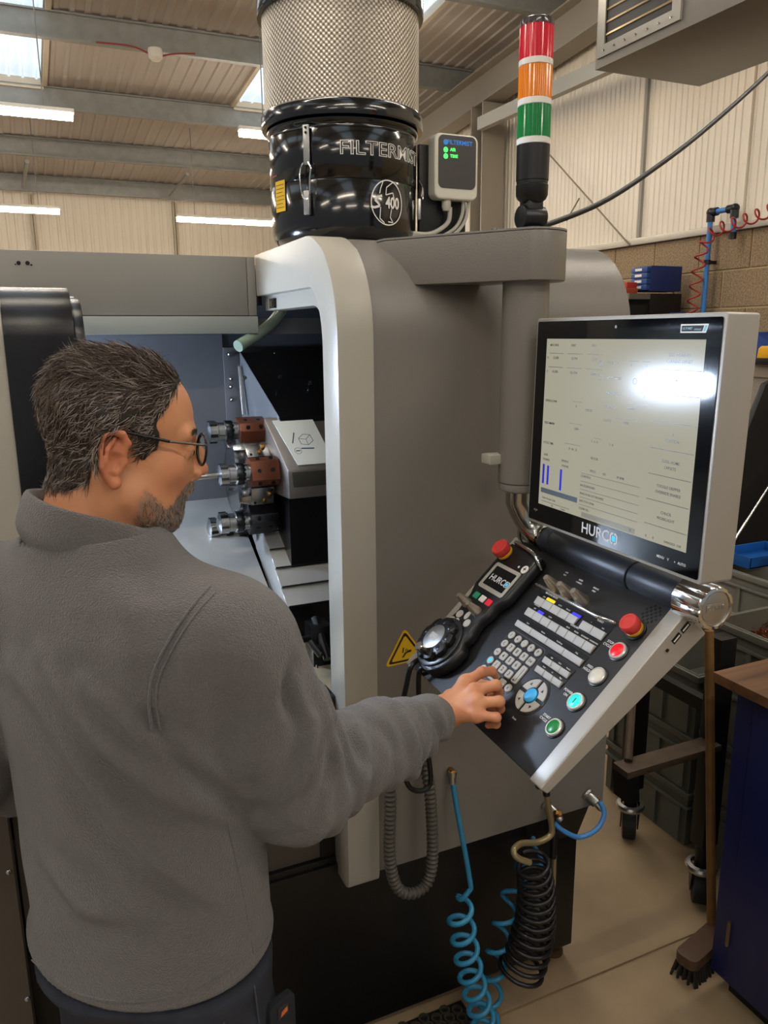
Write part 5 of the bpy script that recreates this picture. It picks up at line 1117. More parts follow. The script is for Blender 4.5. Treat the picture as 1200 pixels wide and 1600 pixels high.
# unit heater hung from the roof
ht = thing('unit_heater', 'grey sheet metal heater box with louvre grille hung at upper right', 'heater', (2.9, 2.8, 2.9))
hx, hy0, hy1, hz = 2.59, 2.15, 3.295, 2.9
m_heat = M('heater_grey', '77736c', .42, metal=.2)
b = B(); b.box((hx, hy0, hz), (3.245, hy1, hz+.62)); b.build('casing', m_heat, ht, bevel=.003)
p0 = at_x(947, 69, hx); p1 = at_x(1053, 17, hx); gy1, gy0, gz0 = p0.y, p1.y, (p0.z+p1.z)/2
b = B(); b.box((hx-.004, gy0, gz0), (hx+.001, gy1, gz0+.36)); b.build('grille_recess', M('recess_black', '070707', .6), ht)
for k in range(7):
    z = gz0+.035+k*.052; b = B(); b.add([(hx-.008, gy0, z), (hx-.008, gy1, z), (hx-.004, gy1, z+.010), (hx-.004, gy0, z+.010), (hx-.006, gy0, z-.002), (hx-.006, gy1, z-.002), (hx-.002, gy1, z+.008), (hx-.002, gy0, z+.008)], [(0, 1, 2, 3), (7, 6, 5, 4), (0, 4, 5, 1), (1, 5, 6, 2), (2, 6, 7, 3), (3, 7, 4, 0)]); b.build('louvre', M('louvre_bronze', '8f7a55', .4, metal=.6), ht)
fr = B(); w_ = .05
for a_, c_ in (((gy0-w_, gz0-w_), (gy1+w_, gz0)), ((gy0-w_, gz0+.36), (gy1+w_, gz0+.36+w_)), ((gy0-w_, gz0), (gy0, gz0+.36)), ((gy1, gz0), (gy1+w_, gz0+.36))): fr.box((hx-.012, a_[0], a_[1]), (hx-.0005, c_[0], c_[1]))
q = fr.build('grille_frame', M('heater_frame', '86837c', .4, metal=.3), ht)
for k in range(7):
    y = gy0+(gy1-gy0)*k/6
    b = B(); b.ball((hx-.012, y, gz0-w_/2), .006, 8); b.build('screw', m_chrome, q)
for x, y in ((2.7, 2.4), (3.15, 2.4), (2.7, 3.1), (3.15, 3.1)): b = B(); b.cyl((x, y, hz+.62), (x, y, zp(y)+.1), .006, 8); b.build('hanger_rod', m_steel, ht)
p0 = at_x(934, 108, 3.7); p1 = at_x(788, 168, 3.7); b = B(); b.box((3.68, 2.6, p0.z-.05), (3.74, 6.21, p0.z+.05)); struct(b.build('trim_6', M('rail_grey', '9b978d', .45), smooth=False))
# ================================================================== the operator
F32 = np.float32
def smin(a, b, k):
    h = np.clip(.5+.5*(b-a)/k, 0, 1); return b*(1-h)+a*h-k*h*(1-h)
def smax(a, b, k): return -smin(-a, -b, k)
def s_ball(P, c, r): return np.sqrt(((P-np.array(c, F32))**2).sum(-1))-F32(r)
def s_ell(P, c, r):
    q = (P-np.array(c, F32)); r = np.array(r, F32)
    k0 = np.sqrt(((q/r)**2).sum(-1)); k1 = np.sqrt(((q/(r*r))**2).sum(-1))+F32(1e-9)
    return k0*(k0-1)/k1
def s_cap(P, a, b, ra, rb=None):
    rb = ra if rb is None else rb
    a = np.array(a, F32); b = np.array(b, F32); d = b-a; L = (d*d).sum()+1e-12
    t = np.clip(((P-a)@d)/L, 0, 1)
    return np.sqrt(((P-a-t[..., None]*d)**2).sum(-1))-(F32(ra)+(F32(rb)-F32(ra))*t)
def s_chain(P, pts, rs, k):
    d = None
    for i in range(len(pts)-1):
        e = s_cap(P, pts[i], pts[i+1], rs[i], rs[i+1]); d = e if d is None else smin(d, e, k)
    return d
_rng = np.random.RandomState(3); _lat = _rng.rand(32, 32, 32).astype(F32)
def vnoise(P):
    i = np.floor(P).astype(int); f = (P-i).astype(F32); f = f*f*(3-2*f); i &= 31; j = (i+1) & 31
    x, y, z = f[..., 0], f[..., 1], f[..., 2]; L = _lat
    a = L[i[..., 0], i[..., 1], i[..., 2]]*(1-x)+L[j[..., 0], i[..., 1], i[..., 2]]*x
    b = L[i[..., 0], j[..., 1], i[..., 2]]*(1-x)+L[j[..., 0], j[..., 1], i[..., 2]]*x
    c = L[i[..., 0], i[..., 1], j[..., 2]]*(1-x)+L[j[..., 0], i[..., 1], j[..., 2]]*x
    d = L[i[..., 0], j[..., 1], j[..., 2]]*(1-x)+L[j[..., 0], j[..., 1], j[..., 2]]*x
    return ((a*(1-y)+b*y)*(1-z)+(c*(1-y)+d*y)*z)*2-1
def nets(f, lo, hi, h):
    lo = np.array(lo, float); n = np.ceil((np.array(hi)-lo)/h).astype(int)+1
    gx, gy, gz = [(lo[i]+h*np.arange(n[i])).astype(F32) for i in range(3)]
    V = np.empty(tuple(n), F32)
    for i in range(0, n[0], 16):
        G = np.stack(np.meshgrid(gx[i:i+16], gy, gz, indexing='ij'), -1); V[i:i+16] = f(G)
    S = V < 0
    c = n-1; cnt = np.zeros(tuple(c), np.int8); acc = np.zeros(tuple(c)+(3,), F32)
    cor = [(a, b, d) for a in (0, 1) for b in (0, 1) for d in (0, 1)]
    sl = lambda o: tuple(slice(o[k], o[k]+c[k]) for k in range(3))
    for o in cor:
        for k in range(3):
            if o[k]: continue
            q = list(o); q[k] = 1; q = tuple(q)
            va, vb = V[sl(o)], V[sl(q)]; m = S[sl(o)] != S[sl(q)]
            t = np.where(m, va/np.where(m, va-vb, 1), 0)
            cnt += m
            for e in range(3):
                acc[..., e] += np.where(m, o[e]+(t if e == k else 0), 0)
    act = cnt > 0; idx = -np.ones(tuple(c), np.int64); ii = np.argwhere(act); idx[act] = np.arange(len(ii))
    vs = lo+h*(ii+acc[act]/cnt[act][:, None])
    fs = []
    for k in range(3):
        a, b = (k+1) % 3, (k+2) % 3
        s0 = [slice(1, -1)]*3; s0[k] = slice(0, c[k])
        s1 = [slice(1, -1)]*3; s1[k] = slice(1, c[k]+1)
        m = S[tuple(s0)] != S[tuple(s1)]; e = np.argwhere(m)
        off = np.ones(3, int); off[k] = 0; e = e+off
        fl = S[tuple(e.T)]
        def cell(da, db):
            q = e.copy(); q[:, a] -= da; q[:, b] -= db; return idx[tuple(q.T)]
        q = np.stack([cell(0, 0), cell(1, 0), cell(1, 1), cell(0, 1)], 1)
        q[~fl] = q[~fl][:, ::-1]; fs.append(q)
    fs = np.concatenate(fs); fs = fs[(fs >= 0).all(1)]
    return vs, fs
def npmesh(name, vs, fs, smooth=True):
    me = bpy.data.meshes.new(name); me.from_pydata(vs.tolist(), [], fs.tolist()); me.update()
    if smooth: me.shade_smooth()
    return me
def vnormals(vs, fs):
    a = vs[fs[:, 2]]-vs[fs[:, 0]]; b = vs[fs[:, 3]]-vs[fs[:, 1]]; n = np.cross(a, b); N = np.zeros_like(vs)
    for k in range(4): np.add.at(N, fs[:, k], n)
    return N/(np.linalg.norm(N, axis=1)[:, None]+1e-12)
def march(f, u, v, t0=.6, t1=1.7):
    d = ray(u, v); t = t0
    for _ in range(160):
        p = (_C+d*t).astype(F32); e = float(f(p[None])[0])
        if e < .0006: break
        t += max(e*.7, .0008)
        if t > t1: break
    return Vector(_C+d*t)

# --- joints ---------------------------------------------------------
TH = math.radians(33); tf = np.array([math.cos(TH), math.sin(TH), 0]); tr = np.array([math.sin(TH), -math.cos(TH), 0])
SHR = np.array([.218, .945, 1.318]); ELR = np.array([.292, .958, 1.102])
def at_k(u, v, n): # on a plane n mm above the key panel
    d = ray(u, v); nn_ = np.array(kn); t = ((np.array(KO)-_C)@nn_+n*.001)/(d@nn_); return _C+d*t
WRR = at_k(693, 1114, 60)
SHL = np.array([-.068, 1.165, 1.338]); ELL = np.array([-.160, 1.180, 1.09]); WRL = np.array([.03, 1.30, 1.0])
HO = np.array([.088, 1.080, 1.553]); HS = .985
hy, hp_ = math.radians(3), math.radians(7)
hX = np.array([math.cos(hy)*math.cos(hp_), math.sin(hy)*math.cos(hp_), -math.sin(hp_)]); hY = np.array([-math.sin(hy), math.cos(hy), 0]); hZ = np.cross(hX, hY)
HM = np.stack([hX, hY, hZ], 1)*HS          # local head -> world offset
def h2w(p): return HO+np.asarray(p)@HM.T
person = thing('person', 'man in grey fleece jacket and glasses pressing a key on the console', 'person', (.09, 1.05, 0))

# --- head -----------------------------------------------------------
def warp(P):
    Q = P.copy(); x = Q[..., 0]
    z = Q[..., 2]; sh = .010-.013*np.clip((-.025-z)/.05, 0, 1)
    Q[..., 0] = np.where(x < 0, x*1.15, x-sh*np.clip(x/.06, 0, 1)); return Q
def f_head(P):
    P = warp(P)
    d = s_ell(P, (-.002, 0, .052), (.095, .0755, .080))
    d = smin(d, s_ell(P, (.034, 0, .045), (.062, .064, .062)), .02)
    d = smin(d, s_ell(P, (.043, 0, -.018), (.060, .060, .062)), .02)
    d = smin(d, s_ell(P, (.046, 0, -.058), (.058, .053, .044)), .025)
    d = smin(d, s_ball(P, (.084, 0, -.085), .019), .018)
    A = P.copy(); A[..., 1] = np.abs(A[..., 1])
    d = smin(d, s_ball(A, (.060, .044, -.012), .017), .025)
    d = smin(d, s_cap(A, (.014, .054, -.050), (.075, .027, -.088), .017), .025)
    d = smin(d, s_cap(A, (.0935, .008, .032), (.080, .046, .031), .0105), .012)
    d = smax(d, -s_ball(A, (.108, .033, .008), .018), .012)
    d = smin(d, s_ball(A, (.083, .032, .009), .0140), .004)
    d = smax(d, -s_cap(A, (.0985, .023, .0055), (.0955, .041, .0055), .0028), .002)
    d = smin(d, s_cap(P, (.097, 0, .026), (.114, 0, -.018), .0080, .0100), .009)
    d = smin(d, s_ball(P, (.1175, 0, -.0215), .0088), .005)
    d = smin(d, s_ball(A, (.106, .0125, -.0265), .0088), .006)
    d = smax(d, -s_ball(A, (.112, .0065, -.0355), .0035), .003)
    d = smin(d, s_cap(A, (.104, 0, -.047), (.094, .022, -.054), .0080, .005), .008)
    d = smin(d, s_cap(A, (.1035, 0, -.0505), (.095, .021, -.0555), .0055, .003), .004)
    d = smin(d, s_cap(A, (.1015, 0, -.0615), (.094, .019, -.0580), .0062, .003), .005)
    d = smax(d, -s_cap(A, (.110, 0, -.0558), (.099, .024, -.0562), .0016), .002)
    # crow's feet and cheek crease
    for q0, q1 in (((.084, .046, .010), (.072, .056, .018)), ((.085, .047, .005), (.070, .058, .006)), ((.084, .046, .001), (.072, .056, -.006)), ((.090, .040, -.004), (.078, .048, -.012))): d = smax(d, -s_cap(A, q0, q1, .0006), .0035)
    d = smax(d, -s_cap(A, (.104, .019, -.028), (.093, .030, -.050), .0010), .006)
    # neck
    d = smin(d, s_cap(P, (-.022, 0, -.03), (-.058, 0, -.22), .055, .066), .03)
    d = smin(d, s_cap(P, (.018, 0, -.085), (-.020, 0, -.22), .040, .055), .03)
    d = smin(d, s_cap(A, (-.015, .055, -.03), (.01, .02, -.20), .014), .02)
    # ears
    e = s_ell(A, (-.010, .080, .000), (.019, .0075, .031))
    rim = [(.004, .082, .006), (.008, .084, .020), (.002, .088, .0315), (-.011, .092, .0345), (-.023, .096, .0265), (-.0275, .097, .010), (-.0245, .094, -.008), (-.016, .089, -.022), (-.006, .085, -.0315)]
    e = smin(e, s_chain(A, rim, [.0036]+[.0042]*7+[.0060], .003), .005)
    e = smin(e, s_ball(A, (-.003, .083, -.031), .0078), .005)
    e = smax(e, -s_ell(A, (-.004, .094, -.003), (.0115, .0135, .0140)), .003)
    e = smax(e, -s_ell(A, (-.014, .099, .020), (.008, .010, .010)), .004)
    e = smin(e, s_chain(A, [(-.008, .088, .024), (-.017, .092, .012), (-.0185, .092, -.002), (-.012, .089, -.014), (-.004, .086, -.018)], [.0036]*5, .003), .003)
    e = smin(e, s_ball(A, (.0055, .079, -.004), .0055), .004)
    d = smin(d, e, .005)
    return d
hv, hf = nets(f_head, (-.125, -.125, -.215), (.14, .125, .145), .0023)
hn = vnormals(hv, hf)
def xh(z): return np.interp(z, [-.01, 0, .012, .03, .045, .055, .07, .085, .103, .2], [.030, .034, .040, .043, .040, .043, .052, .062, .074, .078])
def zh(x): return np.interp(x, [-.2, -.085, -.06, -.034, -.030, -.022, .006, .018, .022, .06], [-.050, -.050, -.046, -.036, -.01, .032, .040, .030, -.004, -.004])
def hairy(v): # >0 inside the hair region
    x, z = v[:, 0], v[:, 2]
    j = .004*vnoise(v*90)
    return np.minimum(xh(z)-x+j, z-zh(x)+j)
hd = warp(hv); x, y, z = hd.T; ay = np.abs(y)
def bmask(v):
    x, y, z = v.T
    line = np.interp(x, [.0, .022, .035, .050, .064, .078, .086, .093, .105, .13], [-.09, -.050, -.034, -.050, -.062, -.058, -.040, -.034, -.035, -.035])
    front = np.clip((line-z+.006*vnoise(v*120))/.010, 0, 1)*np.clip((z+.125)/.02, 0, 1)*np.clip((x-.022)/.016, 0, 1)
    lips = (np.abs(z+.056) < .0085)*(ay_(v) < .026)*(x > .084)
    return front*(1-lips)
def ay_(v): return np.abs(v[:, 1])
bm = bmask(hd)
skin = np.array(lin('c98e68')[:3]); red = np.array(lin('b9694f')[:3]); lip = np.array(lin('a45e50')[:3]); grey = np.array(lin('7d675a')[:3]); hairc = np.array(lin('241c18')[:3])
colr = np.tile(skin, (len(hv), 1))
wr = np.clip(.5*np.exp(-((x-.118)**2+y**2+(z+.022)**2)/.0003)+.55*(ay > .079)*(np.abs(z) < .045)+.35*np.exp(-((x-.07)**2+(ay-.05)**2+(z+.02)**2)/.0006)+.18*vnoise(hv*45), 0, 1)[:, None]
colr = colr*(1-wr)+red*wr
wl = ((np.abs(z+.056) < .0085)*(ay < .0215)*(x > .090)).astype(float)[:, None]; colr = colr*(1-wl)+lip*wl
colr = colr*(1-.45*bm[:, None])+grey*.45*bm[:, None]
hw_ = np.clip(hairy(hd)/.004+.3, 0, 1)[:, None]*.75; colr = colr*(1-hw_)+hairc*hw_
brow = np.clip(1-(np.abs(z-.034-.12*(ay-.03)*(ay < .03))/.0042), 0, 1)*(ay > .012)*(ay < .052)*(x > .07); colr = colr*(1-.8*brow[:, None])+hairc*.8*brow[:, None]
# --- hands ----------------------------------------------------------
K = at_k
RH = dict(idx=[K(728, 1066, 58), K(753, 1050, 50), K(768, 1049, 31), K(774, 1056, 11)],
          mid=[K(742, 1080, 60), K(775, 1071, 47), K(779, 1082, 25), K(766, 1089, 17)],
          rng=[K(746, 1098, 58), K(780, 1096, 43), K(781, 1107, 21), K(767, 1110, 15)],
          pky=[K(744, 1117, 52), K(775, 1121, 37), K(775, 1131, 19), K(763, 1133, 15)],
          thb=[K(704, 1090, 44), K(727, 1076, 28), K(750, 1071, 19), K(766, 1070, 13)], w=WRR, e=ELR)
def f_hand(Hd, e_):
    w = Hd['w']; R = dict(idx=(.0098, .0088, .0080, .0066), mid=(.0102, .0092, .0082, .0070), rng=(.0098, .0088, .0078, .0066), pky=(.0090, .0078, .0070, .0060), thb=(.0135, .0115, .0100, .0078))
    def f(P):
        d = None
        for k in ('idx', 'mid', 'rng', 'pky'):
            m = Hd[k][0]; b0 = w+(m-w)*.12; e = s_cap(P, b0, m, .0155, .0128); d = e if d is None else smin(d, e, .014)
        d = smin(d, s_cap(P, w+(Hd['thb'][0]-w)*.2, Hd['thb'][0], .016, .0145), .014)
        d = smin(d, s_cap(P, w-(w-e_)/np.linalg.norm(w-e_)*.10, w, .029, .0265), .02)
        for k in ('idx', 'mid', 'rng', 'pky', 'thb'):
            e = s_chain(P, Hd[k], R[k], .003)
            for j in (1, 2): e = smin(e, s_ball(P, Hd[k][j], R[k][j]*1.07), .003)
            d = smin(d, e, .0045)
        for k in ('idx', 'mid', 'rng', 'pky'): d = smin(d, s_ball(P, Hd[k][0], R[k][0]*1.28), .008)
        return d
    return f
def handmesh(Hd, e_, h=.0021):
    A = np.array([p for k in ('idx', 'mid', 'rng', 'pky', 'thb') for p in Hd[k]]+[Hd['w'], Hd['w']-(Hd['w']-e_)/np.linalg.norm(Hd['w']-e_)*.07])
    return nets(f_hand(Hd, e_), A.min(0)-.034, A.max(0)+.034, h)
rv, rf = handmesh(RH, ELR)
# left hand: the same hand, mirrored and hanging relaxed in front of the body
def mirror(Hd, w, e):
    fwd = (RH['w']-ELR); fwd = fwd/np.linalg.norm(fwd); acr = RH['pky'][0]-RH['idx'][0]; acr = acr-fwd*(acr@fwd); acr /= np.linalg.norm(acr); up = np.cross(acr, fwd)
    f2 = (w-e)/np.linalg.norm(w-e); u2 = np.array([0, 0, 1.]); a2 = np.cross(f2, u2); a2 /= np.linalg.norm(a2); u2 = np.cross(a2, f2)
    out = {}
    for k in ('idx', 'mid', 'rng', 'pky', 'thb'): out[k] = [w+f2*((p-RH['w'])@fwd)+a2*(-1)*((p-RH['w'])@acr)+u2*(abs(1)*((p-RH['w'])@up)) for p in RH[k]]
    out['w'] = w; out['e'] = e; return out
LH = mirror(RH, WRL, ELL); lv, lf = handmesh(LH, ELL, .003)
# body under the clothes joins head and hands
def ring_(pts, rs, n=12):
    q = B(); q.tube([Vector(p) for p in pts], list(rs), n); return np.array([tuple(p) for p in q.v]), q.f
parts_ = [(h2w(hv), hf, colr), (rv, rf, None), (lv, lf, None)]
vs_all = []; fs_all = []; cs_all = []; k0 = 0
for v_, f_, c_ in parts_:
    if c_ is None:
        nz = np.clip(.35+.5*vnoise(v_*38), 0, 1)[:, None]
        c_ = skin*1.06*(1-nz*.55)+red*nz*.55
    vs_all.append(v_); fs_all += (f_+k0).tolist(); cs_all.append(c_); k0 += len(v_)
for pts, rs in (([SHR*.5+np.array([.08, 1.06, 1.40])*.5, SHR, ELR, WRR], (.05, .05, .042, .028)), ([SHL*.5+np.array([.08, 1.06, 1.40])*.5, SHL, ELL, WRL], (.05, .05, .042, .028)), ([(.09, 1.05, .9), (.085, 1.055, 1.15), (.082, 1.06, 1.36), (.06, 1.075, 1.46)], (.11, .10, .10, .05))):
    v_, f_ = ring_(pts, rs); vs_all.append(v_); fs_all += [tuple(i+k0 for i in q) for q in f_]; cs_all.append(np.tile(skin, (len(v_), 1))); k0 += len(v_)
VA = np.concatenate(vs_all); CA = np.concatenate(cs_all)
me = bpy.data.meshes.new('body'); me.from_pydata(VA.tolist(), [], fs_all); me.update(); me.shade_smooth()
at = me.color_attributes.new('tone', 'FLOAT_COLOR', 'POINT'); at.data.foreach_set('color', np.c_[CA, np.ones(len(CA))].astype(F32).ravel())
m_skin = M('skin', 'c98e68', .48, bump=.22, bscale=420, spec=.4)
_b = m_skin.node_tree.nodes['Principled BSDF']; _a = m_skin.node_tree.nodes.new('ShaderNodeVertexColor'); _a.layer_name = 'tone'; m_skin.node_tree.links.new(_a.outputs[0], _b.inputs['Base Color'])
_b.inputs['Subsurface Weight'].default_value = .12; _b.inputs['Subsurface Radius'].default_value = (.01, .004, .002); _b.inputs['Subsurface Scale'].default_value = .5
body = obj('body', me, m_skin, person)
# eyes
for s in (-1, 1):
    q = B(); c = h2w((.0945, s*.032, .008)); q.ball(c, .0118*HS, 16); q.build('eye', M('eye_white', 'd8cfc4', .25), body)
    q = B(); c = h2w((.1030, s*.032, .0065)); q.ball(c, .0050*HS, 12); q.build('iris', M('eye_dark', '2a1c14', .15), body)
# nails on the visible fingers
m_nail = M('nail', 'd8a58c', .3)
for k in ('idx',):
    p3, p2 = RH[k][3], RH[k][2]; d = Vector(p3-p2).normalized(); up = Vector(kn); up = (up-d*up.dot(d)).normalized(); X = frame(Vector(p3)-d*.001+up*.0050, d, up.cross(d), up)
    q = B(X); q.ball((0, 0, 0), (.0058, .0048, .0016), 12); q.build('nail', m_nail, body)

# --- hair: cap and strands -------------------------------------------
rnd = np.random.RandomState(11)
def f_cap(P):
    sh = P.shape[:-1]; Q = P.reshape(-1, 3); d = f_head(Q)-.0030-.0025*vnoise(Q*60)
    return np.maximum(d, -hairy(warp(Q))*.8).reshape(sh)
cv, cf = nets(f_cap, (-.125, -.10, -.08), (.10, .10, .15), .0035)
hair = obj('hair', npmesh('hair', h2w(cv), cf), M('hair_base', '2a211c', .6, var=.4, vscale=250), person)
cn = vnormals(cv, cf)
dark, mid_, gry = M('hair_dark', '362a22', .36), M('hair_brown', '5f4e41', .36), M('hair_grey', '9a9088', .36)
def strands(name, roots, normals, length, direc, rad, greyp, par, nseg=5, lift=.3, curl=.2):
    V = []; Fc = []; mi = []; n = len(roots)
    D = direc/(np.linalg.norm(direc, axis=1)[:, None]+1e-9)
    D = D-normals*(D*normals).sum(1)[:, None]; D /= (np.linalg.norm(D, axis=1)[:, None]+1e-9)
    W = np.cross(D, normals); bend = rnd.normal(0, curl, n)
    P = []
    for s in range(nseg+1):
        t = s/nseg
        P.append(roots+(D*t+W*(bend*t*t)[:, None]+normals*(lift*t*(1-.75*t)))*length[:, None])
    P = np.stack(P, 1)
    rr = rad*(1-np.linspace(0, 1, nseg+1)**2*.8)
    ring = [W*math.cos(a)+normals*math.sin(a) for a in (0, 2.1, 4.2)]
    Vv = np.stack([P+rg[:, None, :]*rr[None, :, None] for rg in ring], 2)  # n,seg+1,3,3
    Vv = Vv.reshape(-1, 3); base = np.arange(n)*(nseg+1)*3; fl = []
    for s in range(nseg):
        for k in range(3):
            a = base+s*3+k; b_ = base+s*3+(k+1) % 3; fl.append(np.stack([a, b_, b_+3, a+3], 1))
    fl = np.stack(fl, 1).reshape(-1, 4)
    me = npmesh(name, h2w(Vv), fl); g = rnd.rand(n); m_ = np.where(g < greyp, 2, np.where(g < greyp+.3, 1, 0))
    me.materials.append(dark); me.materials.append(mid_); me.materials.append(gry)
    me.polygons.foreach_set('material_index', np.repeat(m_, nseg*3).astype(np.int32)); me.update()
    o = obj(name, me, None, par); o['kind'] = 'stuff'; return o
sel = np.where((hairy(warp(cv)) > .0012))[0]
# only outward facing
sel = sel[(cn[sel]*(cv[sel]-np.array([0, 0, .04]))).sum(1) > 0]
pick = rnd.choice(sel, 17000)
rt = cv[pick]+rnd.normal(0, .0016, (len(pick), 3)); nr = cn[pick]
topw = np.clip((rt[:, 2]-.06)/.05, 0, 1)
sw = vnoise(rt*26)[:, None]; sw2 = vnoise(rt*34+7)[:, None]
dr = np.c_[-.9*np.ones(len(rt)), .0*rt[:, 1], -.75*(1-topw)-.05]+np.c_[.45*sw, 1.1*sw2*topw[:, None], .75*sw]+rnd.normal(0, .13, (len(rt), 3))
ln_ = (.016+.014*topw)*rnd.uniform(.6, 1.25, len(rt))
strands('hair_strands', rt-nr*.002, nr, ln_, dr, .0005, np.clip(.42-.20*topw, 0, 1), hair, lift=.21, curl=.38)
# beard, moustache and brows
fb = np.where((bm > .3))[0]; wgt = np.clip(.15+1.6*np.exp(-((hd[fb, 0]-.09)**2)/.0012), 0, 1)*np.clip((hd[fb, 0]-.012)/.02, .25, 1); pick = rnd.choice(fb, 5200, p=wgt/wgt.sum())
rt = hv[pick]+rnd.normal(0, .0009, (len(pick), 3)); nr = hn[pick]
strands('beard', rt, nr, .0068*rnd.uniform(.5, 1.3, len(rt)), np.c_[.1*np.ones(len(rt)), .0*rt[:, 1], -.9*np.ones(len(rt))]+rnd.normal(0, .35, (len(rt), 3)), .00036, .76, body, nseg=3, lift=.5, curl=.3)
fb = np.where(brow > .3)[0]; pick = rnd.choice(fb, 700); rt = hv[pick]; nr = hn[pick]
strands('eyebrow', rt, nr, .007*rnd.uniform(.6, 1.2, len(rt)), np.c_[-.4*np.ones(len(rt)), np.sign(rt[:, 1]), .25*np.ones(len(rt))]+rnd.normal(0, .2, (len(rt), 3)), .0003, .25, body, nseg=3, lift=.35)
# --- glasses ----------------------------------------------------------
gl = bpy.data.objects.new('glasses', None); COL.objects.link(gl); gl.parent = person; gl.matrix_parent_inverse = Matrix.Translation(-person.location); gl.location = Vector(h2w((.12, 0, .015)))
HMx = Matrix(((HM[0, 0], HM[0, 1], HM[0, 2], HO[0]+.0005), (HM[1, 0], HM[1, 1], HM[1, 2], HO[1]), (HM[2, 0], HM[2, 1], HM[2, 2], HO[2]+.008), (0, 0, 0, 1)))
def gpart(q, nm, mat, **k):
    o = q.build(nm, mat, None, **k); o.parent = gl; o.matrix_parent_inverse = Matrix.Translation(-gl.location); return o
m_gf = M('glasses_black', '0d0d10', .25)
for s in (-1, 1):
    q = B(HMx); P = [(.1175-.12*abs(.0255*math.cos(a)+.008)*.25-.0006*(s*0), s*(.034+.0255*math.cos(a)), .003+.0215*math.sin(a)) for a in [2*PI*k/36 for k in range(36)]]
    q.tube(P, .0017, 8, closed=True); gpart(q, 'rim', m_gf, ang=70)
    q = B(HMx); c = (.1170, s*.034, .003); q.add([c]+[(x_-.0004, y_, z_) for x_, y_, z_ in P], [(0, k+1, (k+1) % 36+1) for k in range(36)]); gpart(q, 'lens', M('lens_glass', 'e8f0f0', .03, trans=1., ior=1.02))
    q = B(HMx); q.tube([(.1165, s*.0585, .011), (.1140, s*.066, .0125), (.105, s*.0695, .0130), (.06, s*.0745, .0160)], .0016, 8); gpart(q, 'temple', M('temple_metal', '6b6660', .3, metal=.8), ang=70)
    q = B(HMx); q.tube([(.064, s*.0742, .0158), (.03, s*.0785, .0215), (.006, s*.0815, .026), (-.014, s*.083, .026), (-.022, s*.082, .024)], .0021, 8); gpart(q, 'temple_tip', m_gf, ang=70)
q = B(HMx); q.tube(spline([(.116, -.010, .006), (.120, 0, .010), (.116, .010, .006)], 5), .0016, 8); gpart(q, 'bridge', m_gf, ang=70)

# --- fleece jacket ------------------------------------------------------
ZK = [.80, .87, .95, 1.05, 1.14, 1.22, 1.29, 1.34, 1.385, 1.42, 1.46]
WA = [.188, .190, .186, .184, .190, .202, .212, .205, .178, .125, .085]
WB = [.152, .152, .146, .140, .140, .142, .138, .126, .112, .098, .085]
CX = [.088, .088, .088, .086, .082, .078, .074, .070, .066, .064, .062]
CY = [1.045, 1.045, 1.045, 1.047, 1.05, 1.055, 1.06, 1.065, 1.07, 1.073, 1.075]
HEM = .862
def f_torso(P):
    z = P[..., 2]; I = lambda T: np.interp(z, ZK, T).astype(F32)
    a, b_, cx, cy = I(WA), I(WB), I(CX), I(CY); dx = P[..., 0]-cx; dy = P[..., 1]-cy
    r_ = dx*F32(tr[0])+dy*F32(tr[1]); f_ = dx*F32(tf[0])+dy*F32(tf[1])
    return (np.sqrt((r_/a)**2+(f_/b_)**2)-1)*np.minimum(a, b_)*.95
UA = (ELR-SHR); FAm = (WRR-ELR)
mid_f = ELR+FAm*.5+np.array([0, 0, -.012])
def f_jacket(P):
    d = np.maximum(f_torso(P), P[..., 2]-1.455)
    # shoulders and sleeves
    d = smin(d, s_ball(P, SHR+np.array([-.012, .012, -.005]), .082), .06)
    d = smin(d, s_ball(P, SHL+np.array([.01, -.01, -.005]), .080), .06)
    ch = [SHR+np.array([-.01, .0, -.02]), SHR*.45+ELR*.55+np.array([-.012, -.01, -.01]), ELR+np.array([-.005, -.008, -.010]), mid_f, WRR-(WRR-ELR)/np.linalg.norm(WRR-ELR)*.040]
    arm = s_chain(P, ch, [.088, .084, .080, .064, .042], .03)
    chl = [SHL, SHL*.5+ELL*.5, ELL, ELL*.5+WRL*.5, WRL]
    arm = np.minimum(arm, s_chain(P, chl, [.086, .080, .072, .058, .042], .03))
    # bunched folds round the elbow and along the forearm
    n1 = vnoise(P*14); n2 = vnoise(P*np.array([9, 9, 5], F32)+5)
    q = P-ELR.astype(F32); along = (q@(FAm/np.linalg.norm(FAm)).astype(F32))
    g = np.exp(-((along-.02)**2)/.0035)
    fold = .0050*np.sin(along*150+2.2*n1+q[..., 2]*25)*g
    g2 = np.exp(-((along-.20)**2)/.006)
    fold = fold+.0040*np.sin(along*120+2.5*n1-q[..., 2]*40)*g2
    ua = ((P-SHR.astype(F32))@(UA/np.linalg.norm(UA)).astype(F32))
    fold = fold+.0030*np.sin(ua*95+3*n2+q[..., 0]*30)*np.exp(-((ua-.22)**2)/.006)*(along < .06)
    arm = arm-fold*np.clip(1-np.abs(arm)/.06, 0, 1)
    d = smin(d, arm, .014)
    # draped folds on the back, running from the arm down to the far hip
    w = .7*(P[..., 2]-.85)+.75*((P[..., 0]-.09)*F32(tr[0])+(P[..., 1]-1.05)*F32(tr[1]))
    am = np.clip((1.33-P[..., 2])/.25, 0, 1)*np.clip((P[..., 2]-.86)/.06, 0, 1)
    d = d-am*(.003*np.sin(w*36+2.6*n2)+.003*n1)
    # hem band
    hb_ = np.exp(-((P[..., 2]-(HEM+.012))/.010)**4)*.0028
    d = d-hb_
    d = smax(d, HEM-P[..., 2], .006)
    # open neck
    neck = s_cap(P, h2w((-.035, 0, -.04)), h2w((-.038, 0, -.125)), .064, .062)
    d = smax(d, -neck, .006)
    return d
